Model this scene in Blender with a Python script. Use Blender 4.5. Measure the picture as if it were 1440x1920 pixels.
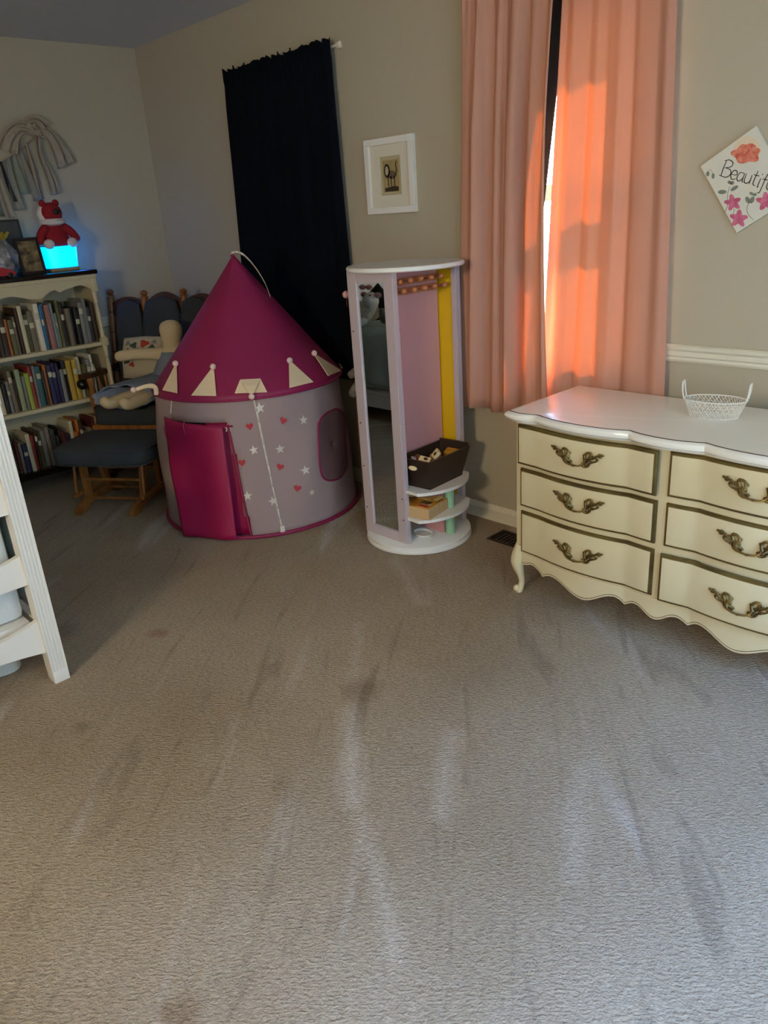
import bpy, bmesh, math, random
from mathutils import Vector, Matrix, Euler, noise
PI = math.pi
random.seed(11)
for o in list(bpy.data.objects): bpy.data.objects.remove(o)
scene = bpy.context.scene
COL = scene.collection

# ------------------------------------------------------------------ camera
yaw, pit, rol = (math.radians(a) for a in (-47.132, 21.736, -4.0189))
F = Vector((math.sin(yaw)*math.cos(pit), math.cos(yaw)*math.cos(pit), -math.sin(pit)))
R0 = Vector((math.cos(yaw), -math.sin(yaw), 0)); U0 = R0.cross(F)
R_ = R0*math.cos(rol) + U0*math.sin(rol); U_ = -R0*math.sin(rol) + U0*math.cos(rol)
cd = bpy.data.cameras.new('camera'); cam = bpy.data.objects.new('camera', cd); COL.objects.link(cam)
cd.sensor_fit = 'VERTICAL'; cd.sensor_height = 36; cd.lens = 1424*36/1920; cd.clip_start = .02
M = Matrix((R_, U_, -F)).transposed().to_4x4(); M.translation = (0, 0, 1.435)
cam.matrix_world = M
scene.camera = cam

# ------------------------------------------------------------------ world, light, exposure
W = bpy.data.worlds.new('sky'); scene.world = W; W.use_nodes = True
nt = W.node_tree; nt.nodes.clear()
out = nt.nodes.new('ShaderNodeOutputWorld'); bg = nt.nodes.new('ShaderNodeBackground')
tc = nt.nodes.new('ShaderNodeTexCoord'); sx = nt.nodes.new('ShaderNodeSeparateXYZ'); rp = nt.nodes.new('ShaderNodeValToRGB')
nt.links.new(tc.outputs['Generated'], sx.inputs[0])
mr = nt.nodes.new('ShaderNodeMapRange'); mr.inputs[1].default_value = -1; mr.inputs[2].default_value = 1
nt.links.new(sx.outputs['Z'], mr.inputs[0]); nt.links.new(mr.outputs[0], rp.inputs[0])
e = rp.color_ramp.elements
e[0].position = .46; e[0].color = (.10, .13, .08, 1)
e[1].position = 1; e[1].color = (.17, .38, 1, 1)
e2 = e.new(.50); e2.color = (.80, .92, 1, 1)
e3 = e.new(.62); e3.color = (.40, .66, 1, 1)
nt.links.new(rp.outputs[0], bg.inputs[0]); nt.links.new(bg.outputs[0], out.inputs[0])
bg.inputs[1].default_value = 34.0
scene.view_settings.view_transform = 'Standard'; scene.view_settings.look = 'None'
scene.view_settings.exposure = 0.62; scene.view_settings.gamma = 1
scene.view_settings.use_curve_mapping = False

def light(name, kind, loc, rot, energy, color, **kw):
    l = bpy.data.lights.new(name, kind); l.energy = energy; l.color = color
    for k, v in kw.items(): setattr(l, k, v)
    o = bpy.data.objects.new(name, l); COL.objects.link(o); o.location = loc; o.rotation_euler = rot
    return o
# sun outside, behind the curtained window
SUN_DIR = Vector((-.7, -1, -1.5))
sun = light('sun', 'SUN', (-3, 8, 6), SUN_DIR.to_track_quat('-Z', 'Y').to_euler(), 95.0, (1, .88, .68), angle=.02)
# portals: they only guide the sky's light through the window openings
p1 = light('portal_right_window', 'AREA', (.64, .7, 1.25), (0, PI/2, 0), 1, (1, 1, 1), shape='RECTANGLE', size=1.8, size_y=2.4)
p1.data.cycles.is_portal = True
p2 = light('portal_back_window', 'AREA', (-1.775, 2.82, 1.45), (-PI/2, 0, 0), 1, (1, 1, 1), shape='RECTANGLE', size=.71, size_y=1.3)
p2.data.cycles.is_portal = True

# ------------------------------------------------------------------ materials
def lin(c):
    if isinstance(c, str):
        c = tuple(int(c[i:i+2], 16)/255 for i in (0, 2, 4))
    return tuple((x/12.92 if x <= .04045 else ((x+.055)/1.055)**2.4) for x in c[:3]) + (1,)
MATS = {}
def mat(name, col, rough=.6, metal=0, col2=None, nscale=8, bump=0, bscale=60, emit=None, estr=0, spec=None, coat=0, stretch=(1, 1, 1), sheen=0):
    if name in MATS: return MATS[name]
    m = bpy.data.materials.new(name); m.use_nodes = True; t = m.node_tree; b = t.nodes['Principled BSDF']
    b.inputs['Base Color'].default_value = lin(col); b.inputs['Roughness'].default_value = rough; b.inputs['Metallic'].default_value = metal
    if spec is not None: b.inputs['Specular IOR Level'].default_value = spec
    if coat: b.inputs['Coat Weight'].default_value = coat; b.inputs['Coat Roughness'].default_value = .12
    if sheen: b.inputs['Sheen Weight'].default_value = sheen
    if emit: b.inputs['Emission Color'].default_value = lin(emit); b.inputs['Emission Strength'].default_value = estr
    if col2 or bump:
        c = t.nodes.new('ShaderNodeTexCoord'); mp = t.nodes.new('ShaderNodeMapping'); mp.inputs['Scale'].default_value = stretch
        t.links.new(c.outputs['Object'], mp.inputs[0])
    if col2:
        n = t.nodes.new('ShaderNodeTexNoise'); n.inputs['Scale'].default_value = nscale; n.inputs['Detail'].default_value = 5
        r = t.nodes.new('ShaderNodeValToRGB'); r.color_ramp.elements[0].position = .35; r.color_ramp.elements[1].position = .65
        r.color_ramp.elements[0].color = lin(col); r.color_ramp.elements[1].color = lin(col2)
        t.links.new(mp.outputs[0], n.inputs[0]); t.links.new(n.outputs[0], r.inputs[0]); t.links.new(r.outputs[0], b.inputs['Base Color'])
    if bump:
        n = t.nodes.new('ShaderNodeTexNoise'); n.inputs['Scale'].default_value = bscale; n.inputs['Detail'].default_value = 3
        bp = t.nodes.new('ShaderNodeBump'); bp.inputs['Strength'].default_value = bump; bp.inputs['Distance'].default_value = .01
        t.links.new(mp.outputs[0], n.inputs[0]); t.links.new(n.outputs[0], bp.inputs['Height']); t.links.new(bp.outputs[0], b.inputs['Normal'])
    MATS[name] = m; return m

def cloth_mat(name, col, trans=.5, tcol=None, bump=.15, bscale=500, rough=.9):
    m = bpy.data.materials.new(name); m.use_nodes = True; t = m.node_tree; t.nodes.clear()
    o = t.nodes.new('ShaderNodeOutputMaterial'); d = t.nodes.new('ShaderNodeBsdfDiffuse'); tr = t.nodes.new('ShaderNodeBsdfTranslucent'); mx = t.nodes.new('ShaderNodeMixShader')
    d.inputs[0].default_value = lin(col); tr.inputs[0].default_value = lin(tcol or col); mx.inputs[0].default_value = trans
    c = t.nodes.new('ShaderNodeTexCoord'); n = t.nodes.new('ShaderNodeTexNoise'); n.inputs['Scale'].default_value = bscale
    bp = t.nodes.new('ShaderNodeBump'); bp.inputs['Strength'].default_value = bump; bp.inputs['Distance'].default_value = .002
    t.links.new(c.outputs['Object'], n.inputs[0]); t.links.new(n.outputs[0], bp.inputs['Height']); t.links.new(bp.outputs[0], d.inputs['Normal'])
    t.links.new(d.outputs[0], mx.inputs[1]); t.links.new(tr.outputs[0], mx.inputs[2]); t.links.new(mx.outputs[0], o.inputs[0])
    MATS[name] = m; return m

def carpet_mat():
    m = bpy.data.materials.new('carpet'); m.use_nodes = True; t = m.node_tree; b = t.nodes['Principled BSDF']; L = t.links.new
    b.inputs['Roughness'].default_value = .95; b.inputs['Specular IOR Level'].default_value = .1
    b.inputs['Sheen Weight'].default_value = .0
    c = t.nodes.new('ShaderNodeTexCoord')
    def noise_(scale, detail=3, vec=None, dist=0):
        n = t.nodes.new('ShaderNodeTexNoise'); n.inputs['Scale'].default_value = scale; n.inputs['Detail'].default_value = detail; n.inputs['Distortion'].default_value = dist
        L(vec or c.outputs['Object'], n.inputs[0]); return n
    def ramp(src, p0, p1, c0, c1):
        r = t.nodes.new('ShaderNodeValToRGB'); r.color_ramp.elements[0].position = p0; r.color_ramp.elements[1].position = p1
        r.color_ramp.elements[0].color = c0; r.color_ramp.elements[1].color = c1; L(src, r.inputs[0]); return r
    def mix(fac, a, b_, mode='MIX'):
        x = t.nodes.new('ShaderNodeMix'); x.data_type = 'RGBA'; x.blend_type = mode
        if isinstance(fac, float): x.inputs[0].default_value = fac
        else: L(fac, x.inputs[0])
        for s, i in ((a, 6), (b_, 7)):
            if isinstance(s, tuple): x.inputs[i].default_value = s
            else: L(s, x.inputs[i])
        return x.outputs[2]
    big = noise_(1.3, 4)
    base = ramp(big.outputs[0], .3, .7, lin('95846e'), lin('a99a86')).outputs[0]
    # pile brushed by the vacuum cleaner and feet: streaks stretched along one direction
    mp = t.nodes.new('ShaderNodeMapping'); mp.vector_type = 'TEXTURE'; mp.inputs['Rotation'].default_value = (0, 0, math.radians(40)); mp.inputs['Scale'].default_value = (1/4.2, 1/.6, 1)
    L(c.outputs['Object'], mp.inputs[0])
    st = noise_(1.6, 2, mp.outputs[0], .5)
    sm = ramp(st.outputs[0], .60, .72, (0, 0, 0, 1), (1, 1, 1, 1)).outputs[0]
    base = mix(sm, base, mix(.55, base, lin('bdb3aa')))
    st2 = noise_(2.6, 3, mp.outputs[0], 1.2)
    dm = ramp(st2.outputs[0], .30, .42, (1, 1, 1, 1), (0, 0, 0, 1)).outputs[0]
    base = mix(dm, base, mix(.4, base, lin('6f6255')))
    # drag marks: brushed pile along short lines
    def vmath(op, a, b_=None):
        n = t.nodes.new('ShaderNodeVectorMath'); n.operation = op
        for i, s_ in enumerate((a, b_)):
            if s_ is None: continue
            if isinstance(s_, tuple): n.inputs[i].default_value = s_
            else: L(s_, n.inputs[i])
        return n
    wob = noise_(5, 2); wsc = vmath('SCALE', wob.outputs['Color']); wsc.inputs['Scale'].default_value = .08
    wp_ = vmath('ADD', c.outputs['Object'], wsc.outputs[0])
    for (ax, ay), (bx_, by_), wd, k in (((-1.55, 1.22), (-1.25, .97), .05, .34), ((-1.25, .97), (-.83, .75), .035, .28), ((-1.22, 1.34), (-1.04, 1.10), .045, .30), ((-2.19, 2.08), (-1.84, 1.87), .045, .28), ((-.87, 1.47), (-.70, 1.15), .045, .22), ((-1.9, 1.6), (-1.6, 1.3), .03, .25)):
        ax += .04; ay += .04; bx_ += .04; by_ += .04
        ab = (bx_-ax, by_-ay, 0); l2 = ab[0]**2+ab[1]**2
        pa = vmath('SUBTRACT', wp_.outputs[0], (ax, ay, 0)); dt = vmath('DOT_PRODUCT', pa.outputs[0], (ab[0]/l2, ab[1]/l2, 0))
        cl = t.nodes.new('ShaderNodeClamp'); L(dt.outputs['Value'], cl.inputs[0])
        sc_ = t.nodes.new('ShaderNodeVectorMath'); sc_.operation = 'SCALE'; sc_.inputs[0].default_value = ab; L(cl.outputs[0], sc_.inputs['Scale'])
        fl = vmath('MULTIPLY', vmath('SUBTRACT', pa.outputs[0], sc_.outputs[0]).outputs[0], (1, 1, 0)); ln = vmath('LENGTH', fl.outputs[0])
        base = mix(ramp(ln.outputs['Value'], .0, wd, (k, k, k, 1), (0, 0, 0, 1)).outputs[0], base, lin('c8bdb0'))
    # a few stains and darker patches
    for (x, y, r_, colr, k) in ((-2.43, 1.09, .035, '7a3f3a', .45), (-1.56, 1.36, .06, '5a4a3c', .4), (-1.05, .38, .035, '6d5238', .6), (-2.1, .64, .03, '5d4f40', .4), (-2.72, .85, .07, '4f463c', .45)):
        vm = t.nodes.new('ShaderNodeVectorMath'); vm.operation = 'DISTANCE'; vm.inputs[1].default_value = (x, y, 0)
        wb = t.nodes.new('ShaderNodeVectorMath'); wb.operation = 'ADD'
        nn = noise_(14, 3); sc = t.nodes.new('ShaderNodeVectorMath'); sc.operation = 'SCALE'; sc.inputs['Scale'].default_value = r_*1.3
        L(nn.outputs['Color'], sc.inputs[0]); L(c.outputs['Object'], wb.inputs[0]); L(sc.outputs[0], wb.inputs[1])
        L(wb.outputs[0], vm.inputs[0])
        s = ramp(vm.outputs['Value'], r_*.6, r_*1.6, (k, k, k, 1), (0, 0, 0, 1)).outputs[0]
        base = mix(s, base, lin(colr))
    mg = t.nodes.new('ShaderNodeMapping'); mg.vector_type = 'TEXTURE'; mg.inputs['Rotation'].default_value = (0, 0, math.radians(43)); mg.inputs['Scale'].default_value = (2.3, 1, 1)
    L(c.outputs['Object'], mg.inputs[0])
    fine = noise_(150, 3, mg.outputs[0], .3)
    fr = ramp(fine.outputs[0], .36, .66, (.80, .80, .80, 1), (1.08, 1.08, 1.08, 1)).outputs[0]
    L(mix(1.0, base, fr, 'MULTIPLY'), b.inputs['Base Color'])
    v = t.nodes.new('ShaderNodeTexVoronoi'); v.inputs['Scale'].default_value = 190; L(c.outputs['Object'], v.inputs[0])
    ad = t.nodes.new('ShaderNodeMath'); ad.operation = 'MULTIPLY_ADD'; ad.inputs[1].default_value = -.35; L(v.outputs[0], ad.inputs[0]); L(fine.outputs[0], ad.inputs[2])
    bp = t.nodes.new('ShaderNodeBump'); bp.inputs['Strength'].default_value = .9; bp.inputs['Distance'].default_value = .006
    L(ad.outputs[0], bp.inputs['Height']); L(bp.outputs[0], b.inputs['Normal'])
    MATS['carpet'] = m; return m

# ------------------------------------------------------------------ mesh helpers
class MB:
    def __init__(s): s.v = []; s.f = []
    def add(s, vs, fs):
        k = len(s.v); s.v += [tuple(p) for p in vs]; s.f += [tuple(i+k for i in q) for q in fs]; return s
    def box(s, x0, x1, y0, y1, z0, z1, bev=0, rz=0, piv=None):
        if bev:
            bm = bmesh.new(); bmesh.ops.create_cube(bm, size=1)
            for v in bm.verts: v.co = Vector((x0+(v.co.x+.5)*(x1-x0), y0+(v.co.y+.5)*(y1-y0), z0+(v.co.z+.5)*(z1-z0)))
            bmesh.ops.bevel(bm, geom=bm.edges[:], offset=bev, segments=2, profile=.5, affect='EDGES')
            bm.verts.ensure_lookup_table(); bm.verts.index_update()
            vs = [v.co.copy() for v in bm.verts]; fs = [[v.index for v in f.verts] for f in bm.faces]; bm.free()
        else:
            vs = [Vector((x, y, z)) for x in (x0, x1) for y in (y0, y1) for z in (z0, z1)]
            fs = [(0, 1, 3, 2), (4, 6, 7, 5), (0, 4, 5, 1), (2, 3, 7, 6), (0, 2, 6, 4), (1, 5, 7, 3)]
        if rz:
            p = Vector(piv or ((x0+x1)/2, (y0+y1)/2, 0)); r = Matrix.Rotation(rz, 3, 'Z'); vs = [r @ (v-p) + p for v in vs]
        return s.add(vs, fs)
    def lathe(s, prof, c=(0, 0, 0), n=24, axis=None, sx=1, sy=1):
        # prof: (r, h) pairs; axis: direction Vector
        q = Vector((0, 0, 1)).rotation_difference(Vector(axis).normalized()) if axis is not None else None
        vs = []; fs = []
        for (r, h) in prof:
            for i in range(n):
                a = 2*PI*i/n; p = Vector((r*math.cos(a)*sx, r*math.sin(a)*sy, h))
                if q: p = q @ p
                vs.append(p + Vector(c))
        for j in range(len(prof)-1):
            for i in range(n):
                a, b = j*n+i, j*n+(i+1) % n
                fs.append((a, b, b+n, a+n))
        fs.append(tuple(range(n-1, -1, -1))); fs.append(tuple((len(prof)-1)*n+i for i in range(n)))
        return s.add(vs, fs)
    def tube(s, pts, r, n=8, closed=False):
        pts = [Vector(p) for p in pts]; m = len(pts); rs = r if hasattr(r, '__len__') else [r]*m
        vs = []; fs = []; up = None
        for i, p in enumerate(pts):
            if closed: t = pts[(i+1) % m]-pts[i-1]
            else: t = pts[min(i+1, m-1)]-pts[max(i-1, 0)]
            if t.length < 1e-9: t = Vector((0, 0, 1))
            t.normalize()
            if up is None: up = t.orthogonal().normalized()
            up = (up - t*up.dot(t)); up = up.normalized() if up.length > 1e-6 else t.orthogonal().normalized()
            w = t.cross(up)
            for k in range(n):
                a = 2*PI*k/n; vs.append(p + (up*math.cos(a)+w*math.sin(a))*rs[i])
        for i in range(m if closed else m-1):
            for k in range(n):
                a = i*n+k; b = i*n+(k+1) % n; j = (i+1) % m
                fs.append((a, b, j*n+(k+1) % n, j*n+k))
        if not closed: fs += [tuple(range(n-1, -1, -1)), tuple((m-1)*n+k for k in range(n))]
        return s.add(vs, fs)
    def prism(s, poly, fn0, fn1):
        # poly: 2-D outline; fn0/fn1 map (u, v) to the two 3-D caps
        n = len(poly); vs = [fn0(*p) for p in poly]+[fn1(*p) for p in poly]
        fs = [tuple(range(n-1, -1, -1)), tuple(range(n, 2*n))]+[(i, (i+1) % n, (i+1) % n+n, i+n) for i in range(n)]
        return s.add(vs, fs)
    def grid(s, nu, nv, fn, closed_u=False):
        vs = [fn(i/(nu if closed_u else nu-1), j/(nv-1)) for j in range(nv) for i in range(nu)]
        fs = []
        for j in range(nv-1):
            for i in range(nu if closed_u else nu-1):
                a = j*nu+i; b = j*nu+(i+1) % nu; fs.append((a, b, b+nu, a+nu))
        return s.add(vs, fs)
    def ball(s, c, r, sc=(1, 1, 1), nu=16, nv=10):
        c = Vector(c)
        def fn(u, v):
            a = 2*PI*u; b = PI*(v*.998+.001)
            return c + Vector((r*sc[0]*math.cos(a)*math.sin(b), r*sc[1]*math.sin(a)*math.sin(b), -r*sc[2]*math.cos(b)))
        return s.grid(nu, nv, fn, True)
    def xf(s, m):
        s.v = [tuple(m @ Vector(p)) for p in s.v]; return s
    def build(s, name, m=None, parent=None, smooth=False, loc=None, angle=None):
        me = bpy.data.meshes.new(name); me.from_pydata(s.v, [], s.f); me.validate()
        bm = bmesh.new(); bm.from_mesh(me); bmesh.ops.recalc_face_normals(bm, faces=bm.faces[:]); bm.to_mesh(me); bm.free()
        o = bpy.data.objects.new(name, me); COL.objects.link(o)
        if m is not None: me.materials.append(MATS[m] if isinstance(m, str) else m)
        if parent is not None: o.parent = parent
        if loc is not None: o.location = loc
        if smooth:
            me.shade_smooth()
            if angle is None: angle = 40
            me.set_sharp_from_angle(angle=math.radians(angle))
        return o
def tag(o, label, cat, group=None):
    o['label'] = label; o['category'] = cat
    if group: o['group'] = group
    return o
def struct(o): o['kind'] = 'structure'; return o
def thing(name, label, cat, loc=(0, 0, 0), rz=0, group=None):
    o = bpy.data.objects.new(name, None); COL.objects.link(o); o.location = loc; o.rotation_euler = (0, 0, rz); o.empty_display_size = .1
    return tag(o, label, cat, group)
def part_label(o, l): o['label'] = l; return o
def copy_part(src, name, parent, loc=None, rot=None):
    o = src.copy(); COL.objects.link(o); o.name = name; o.parent = parent
    if loc is not None: o.location = loc
    if rot is not None: o.rotation_euler = rot
    return o
def mod_subsurf(o, lv=2):
    m = o.modifiers.new('sub', 'SUBSURF'); m.levels = lv; m.render_levels = lv; return o
def mod_solid(o, t):
    m = o.modifiers.new('solid', 'SOLIDIFY'); m.thickness = t; m.offset = 0; return o
def smooth_curve(pts, n=8):
    # Catmull-Rom through points
    pts = [Vector(p) for p in pts]; out = []
    for i in range(len(pts)-1):
        p0 = pts[max(i-1, 0)]; p1 = pts[i]; p2 = pts[i+1]; p3 = pts[min(i+2, len(pts)-1)]
        for k in range(n):
            t = k/n
            out.append(.5*((2*p1)+(p2-p0)*t+(2*p0-5*p1+4*p2-p3)*t*t+(3*p1-p0-3*p2+p3)*t**3))
    out.append(pts[-1]); return out
# palette
mat('wall_paint', 'aea48f', .75, bump=.04, bscale=180)
mat('ceiling_paint', 'c9c6c4', .9, bump=.05, bscale=120)
mat('trim_white', 'd6cfbb', .4)
carpet_mat()
mat('white_paint', 'dfdcd5', .35)
mat('cream_paint', 'd2c49f', .32, col2='cbbc95', nscale=3, coat=.25)
mat('dresser_top', 'e8e4da', .22, coat=.4)
mat('gold_edge', '6a5a2c', .45, metal=.3, col2='4e3f1e', nscale=12)
mat('dark_line', '3a2c18', .6)
mat('brass_antique', '87703f', .40, metal=.7, col2='5c4a28', nscale=30)
mat('navy_cloth', '070c16', .95, bump=.2, bscale=400, spec=.1)
mat('black_cloth', '0b0b0d', .95)
cloth_mat('pink_cloth', 'c6947f', .13, tcol='ffb070')
mat('magenta_cloth', '8e1449', .6, bump=.25, bscale=14, col2='801042', nscale=3)
mat('flap_cloth', '960e44', .5, bump=.2, bscale=12)
cloth_mat('tent_wall', 'b09a98', .25, tcol='b09090', bump=.4, bscale=6)
mat('tent_mesh', '6e4f52', .8, bump=.3, bscale=600)
mat('felt_cream', 'dcc4a0', .9, bump=.2, bscale=200)
mat('pompom', 'e6c9bf', .95, bump=.5, bscale=300)
mat('print_white', 'd8cfc6', .7)
mat('print_red', 'b0333c', .7)
mat('tape_white', 'd3cabd', .6)
mat('lavender', 'b8a8ab', .42)
mat('pink_panel', 'c6908f', .45)
mat('yellow_panel', 'd8ae0c', .45)
mat('mint', '93c09c', .4)
mat('peg_wood', 'b06f48', .5)
mat('mirror', 'd9e0e0', .015, metal=1)
mat('crate_brown', '2b1c12', .45, bump=.1, bscale=30)
mat('puzzle_wood', 'b9976a', .6, col2='c8a678', nscale=6, stretch=(1, 8, 1))
mat('puzzle_print', 'b06a1c', .45, col2='d8a72c', nscale=18)
mat('block_cream', 'e2cfa0', .55)
mat('block_tan', '7e5c3a', .6, col2='543a24', nscale=20)
mat('oak_wood', '9a6430', .42, col2='7d4a1e', nscale=5, stretch=(6, 6, 1))
mat('dark_oak', '4c2a16', .4, col2='3a1d10', nscale=6)
mat('glider_fabric', '34393c', .9, bump=.3, bscale=350, col2='2e3235', nscale=3)
mat('doll_skin', 'cdb892', .9, bump=.2, bscale=200)
mat('doll_dress', '7c8797', .9, bump=.25, bscale=120, col2='6f7a8b', nscale=5)
mat('photo_dark', '141215', .3)
mat('bookcase_cream', 'c3b592', .5)
mat('bookcase_top', '15110f', .25)
mat('teal_cover', 'a3b2ac', .9, bump=.3, bscale=60, col2='94a49d', nscale=5)
mat('sheet_white', 'd5d8d6', .9, bump=.2, bscale=40)
mat('plush_white', 'cfc9bd', .95, bump=.9, bscale=140)
mat('plush_grey', '5f5c59', .95, bump=1, bscale=120, col2='8f8b85', nscale=26)
mat('plush_pink', 'c98f92', .9)
mat('bear_red', '8e1220', .9, bump=.5, bscale=160)
mat('bear_white', 'd8cfd0', .95, bump=.6, bscale=160)
mat('dark_nose', '1b0c10', .5)
mat('lamp_base', '8a7a58', .5)
mat('black_plastic', '0d0d10', .3)
mat('cardboard', '5b4029', .85, bump=.1, bscale=30)
mat('vent_metal', '2c1b12', .4, metal=.4)
mat('glass', 'ffffff', .02)
mat('bag_white', 'c9c5b8', .7, bump=.3, bscale=12)
mat('tulle_beige', '9c9080', .9, bump=.5, bscale=90)
mat('tulle_grey', '8a8a84', .9, bump=.5, bscale=90)
mat('tulle_dark', '35333a', .9)
mat('tulle_sage', '7f877c', .9)
def clear_glass():
    m = bpy.data.materials.new('window_glass'); m.use_nodes = True; t = m.node_tree; t.nodes.clear()
    o = t.nodes.new('ShaderNodeOutputMaterial'); a = t.nodes.new('ShaderNodeBsdfTransparent'); g = t.nodes.new('ShaderNodeBsdfGlossy'); mx = t.nodes.new('ShaderNodeMixShader')
    a.inputs[0].default_value = (.95, .97, .97, 1); g.inputs['Roughness'].default_value = .02; mx.inputs[0].default_value = .06
    t.links.new(a.outputs[0], mx.inputs[1]); t.links.new(g.outputs[0], mx.inputs[2]); t.links.new(mx.outputs[0], o.inputs[0]); MATS['window_glass'] = m
clear_glass()

# ------------------------------------------------------------------ room shell
XL, XR, YB, YF, ZC = -4.855, .62, 2.70, -2.0, 2.44
T = .16
struct(MB().box(XL-T, XR+T, YF-T, YB+T, -.1, 0).build('floor', 'carpet'))
struct(MB().box(XL-T, XR+T, YF-T, YB+T, ZC, ZC+.12).build('ceiling', 'ceiling_paint'))
WX0, WX1, WZ0, WZ1 = -2.13, -1.42, .80, 2.10      # window behind the pink curtains
b = MB(); b.box(XL-T, WX0, YB, YB+T, 0, ZC); b.box(WX1, XR+T, YB, YB+T, 0, ZC); b.box(WX0, WX1, YB, YB+T, 0, WZ0); b.box(WX0, WX1, YB, YB+T, WZ1, ZC)
struct(b.build('wall_back', 'wall_paint'))
struct(MB().box(XL-T, XL, YF-T, YB, 0, ZC).build('wall_left', 'wall_paint'))
struct(MB().box(XL, XR+T, YF-T, YF, 0, ZC).build('wall_front', 'wall_paint'))
RY0, RY1, RZ0, RZ1 = -.5, 1.9, .35, 2.15           # daylight window in the right wall, out of frame
b = MB(); b.box(XR, XR+T, YF, RY0, 0, ZC); b.box(XR, XR+T, RY1, YB, 0, ZC); b.box(XR, XR+T, RY0, RY1, 0, RZ0); b.box(XR, XR+T, RY0, RY1, RZ1, ZC)
struct(b.build('wall_right', 'wall_paint'))

def window_y(name, x0, x1, z0, z1, y):
    w = bpy.data.objects.new(name, None); COL.objects.link(w); struct(w)
    b = MB(); f = .045; zm = (z0+z1)/2
    b.box(x0, x0+f, y+.06, y+.12, z0, z1); b.box(x1-f, x1, y+.06, y+.12, z0, z1); b.box(x0, x1, y+.06, y+.12, z0, z0+f); b.box(x0, x1, y+.06, y+.12, z1-f, z1); b.box(x0, x1, y+.05, y+.12, zm-.03, zm+.03)
    b.build('window_frame', 'trim_white', w)
    MB().box(x0-.05, x1+.05, y-.025, y+.06, z0-.025, z0, .004).build('window_sill', 'trim_white', w)
    c = MB(); c.box(x0-.05, x0, y-.018, y+.001, z0, z1+.05); c.box(x1, x1+.05, y-.018, y+.001, z0, z1+.05); c.box(x0-.05, x1+.05, y-.018, y+.001, z1, z1+.05)
    c.build('window_casing', 'trim_white', w)
    MB().box(x0+f, x1-f, y+.085, y+.09, z0+f, zm-.03).build('pane', 'window_glass', w)
    MB().box(x0+f, x1-f, y+.085, y+.09, zm+.03, z1-f).build('pane', 'window_glass', w)
window_y('window_1', WX0, WX1, WZ0, WZ1, YB)
def window_x(name, y0, y1, z0, z1, x):
    w = bpy.data.objects.new(name, None); COL.objects.link(w); struct(w)
    b = MB(); f = .045; zm = (z0+z1)/2; ym = (y0+y1)/2
    b.box(x+.06, x+.12, y0, y0+f, z0, z1); b.box(x+.06, x+.12, y1-f, y1, z0, z1); b.box(x+.06, x+.12, y0, y1, z0, z0+f); b.box(x+.06, x+.12, y0, y1, z1-f, z1); b.box(x+.05, x+.12, y0, y1, zm-.03, zm+.03); b.box(x+.05, x+.12, ym-.04, ym+.04, z0, z1)
    b.build('window_frame', 'trim_white', w)
    MB().box(x-.025, x+.06, y0-.05, y1+.05, z0-.025, z0, .004).build('window_sill', 'trim_white', w)
    for a0, a1 in ((y0+f, ym-.04), (ym+.04, y1-f)):
        for c0, c1 in ((z0+f, zm-.03), (zm+.03, z1-f)):
            MB().box(x+.085, x+.09, a0, a1, c0, c1).build('pane', 'window_glass', w)
window_x('window_2', RY0, RY1, RZ0, RZ1, XR)
# outside the right window: lawn, and an unseen block added to hide low sky
mat('lawn', '4a5a34', .95, col2='3c4a2a', nscale=3); mat('blocker_grey', '9a9488', .8)
struct(MB().box(.8, 9, -9, 12, -.7, -.6).build('ground_outside', 'lawn'))
nh = thing('sky_blocker', 'unseen pale block added outside the right window to hide the low sky', 'light blocker', (3.2, 1.0, -.6))
MB().box(0, .2, -6, 1.9, 0, 4.5).build('wall', 'blocker_grey', nh)  # lower part of the added block, cuts off the low sky
MB().box(0, .2, 1.9, 8, 0, 8.9).build('sun_blocker', 'blocker_grey', nh)  # taller part added to keep direct sun out of the right window
MB().prism([(-.35, 4.5), (.2, 4.5), (1.6, 5.2), (1.6, 5.3), (-.35, 4.6)], lambda x, z: (x, -6.3, z), lambda x, z: (x, 1.9, z)).build('roof', 'tulle_dark', nh)  # eave shape on top of the added block

# baseboards and chair rails, moulded profiles (d = out from wall, z)
BP = [(0, 0), (.014, 0), (.014, .055), (.010, .066), (.006, .076), (0, .078)]
CP = [(0, .845), (.008, .845), (.012, .853), (.010, .862), (.016, .868), (.016, .884), (.022, .892), (.024, .903), (.018, .908), (0, .908)]
def mould_back(name, prof, x0, x1):
    return struct(MB().prism(prof, lambda d, z: (x0, YB-d, z), lambda d, z: (x1, YB-d, z)).build(name, 'trim_white'))
def mould_left(name, prof, y0, y1):
    return struct(MB().prism(prof, lambda d, z: (XL+d, y0, z), lambda d, z: (XL+d, y1, z)).build(name, 'trim_white'))
mould_back('baseboard_back', BP, XL, XR)
mould_left('baseboard_left', BP, YF, YB-.014)
mould_back('trim_1', CP, XL, WX0-.05)
mould_back('trim_2', CP, WX1+.05, XR)
mould_left('trim_3', CP, YF, YB-.024)

# floor register: dark metal grille let into the carpet
r = thing('floor_vent', 'dark brown metal floor register in the carpet beside the dresser leg', 'vent', (-1.86, 2.56, 0))
b = MB(); b.box(-.155, .155, -.062, -.05, 0, .006, .001); b.box(-.155, .155, .05, .062, 0, .006, .001); b.box(-.155, -.143, -.05, .05, 0, .006, .001); b.box(.143, .155, -.05, .05, 0, .006, .001)
b.build('rim', 'vent_metal', r)
MB().box(-.143, .143, -.05, .05, .0005, .0015).build('duct_shade_sheet', 'black_plastic', r)  # thin black sheet stands in for the shade down the duct
sl = None
for i in range(14):
    x = -.13+i*.02
    if sl is None: sl = MB().box(-.003, .003, -.05, .05, .0015, .005).build('louvre', 'vent_metal', r); sl.location = (x, 0, 0)
    else: copy_part(sl, 'louvre', r, (x, 0, 0))

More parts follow.
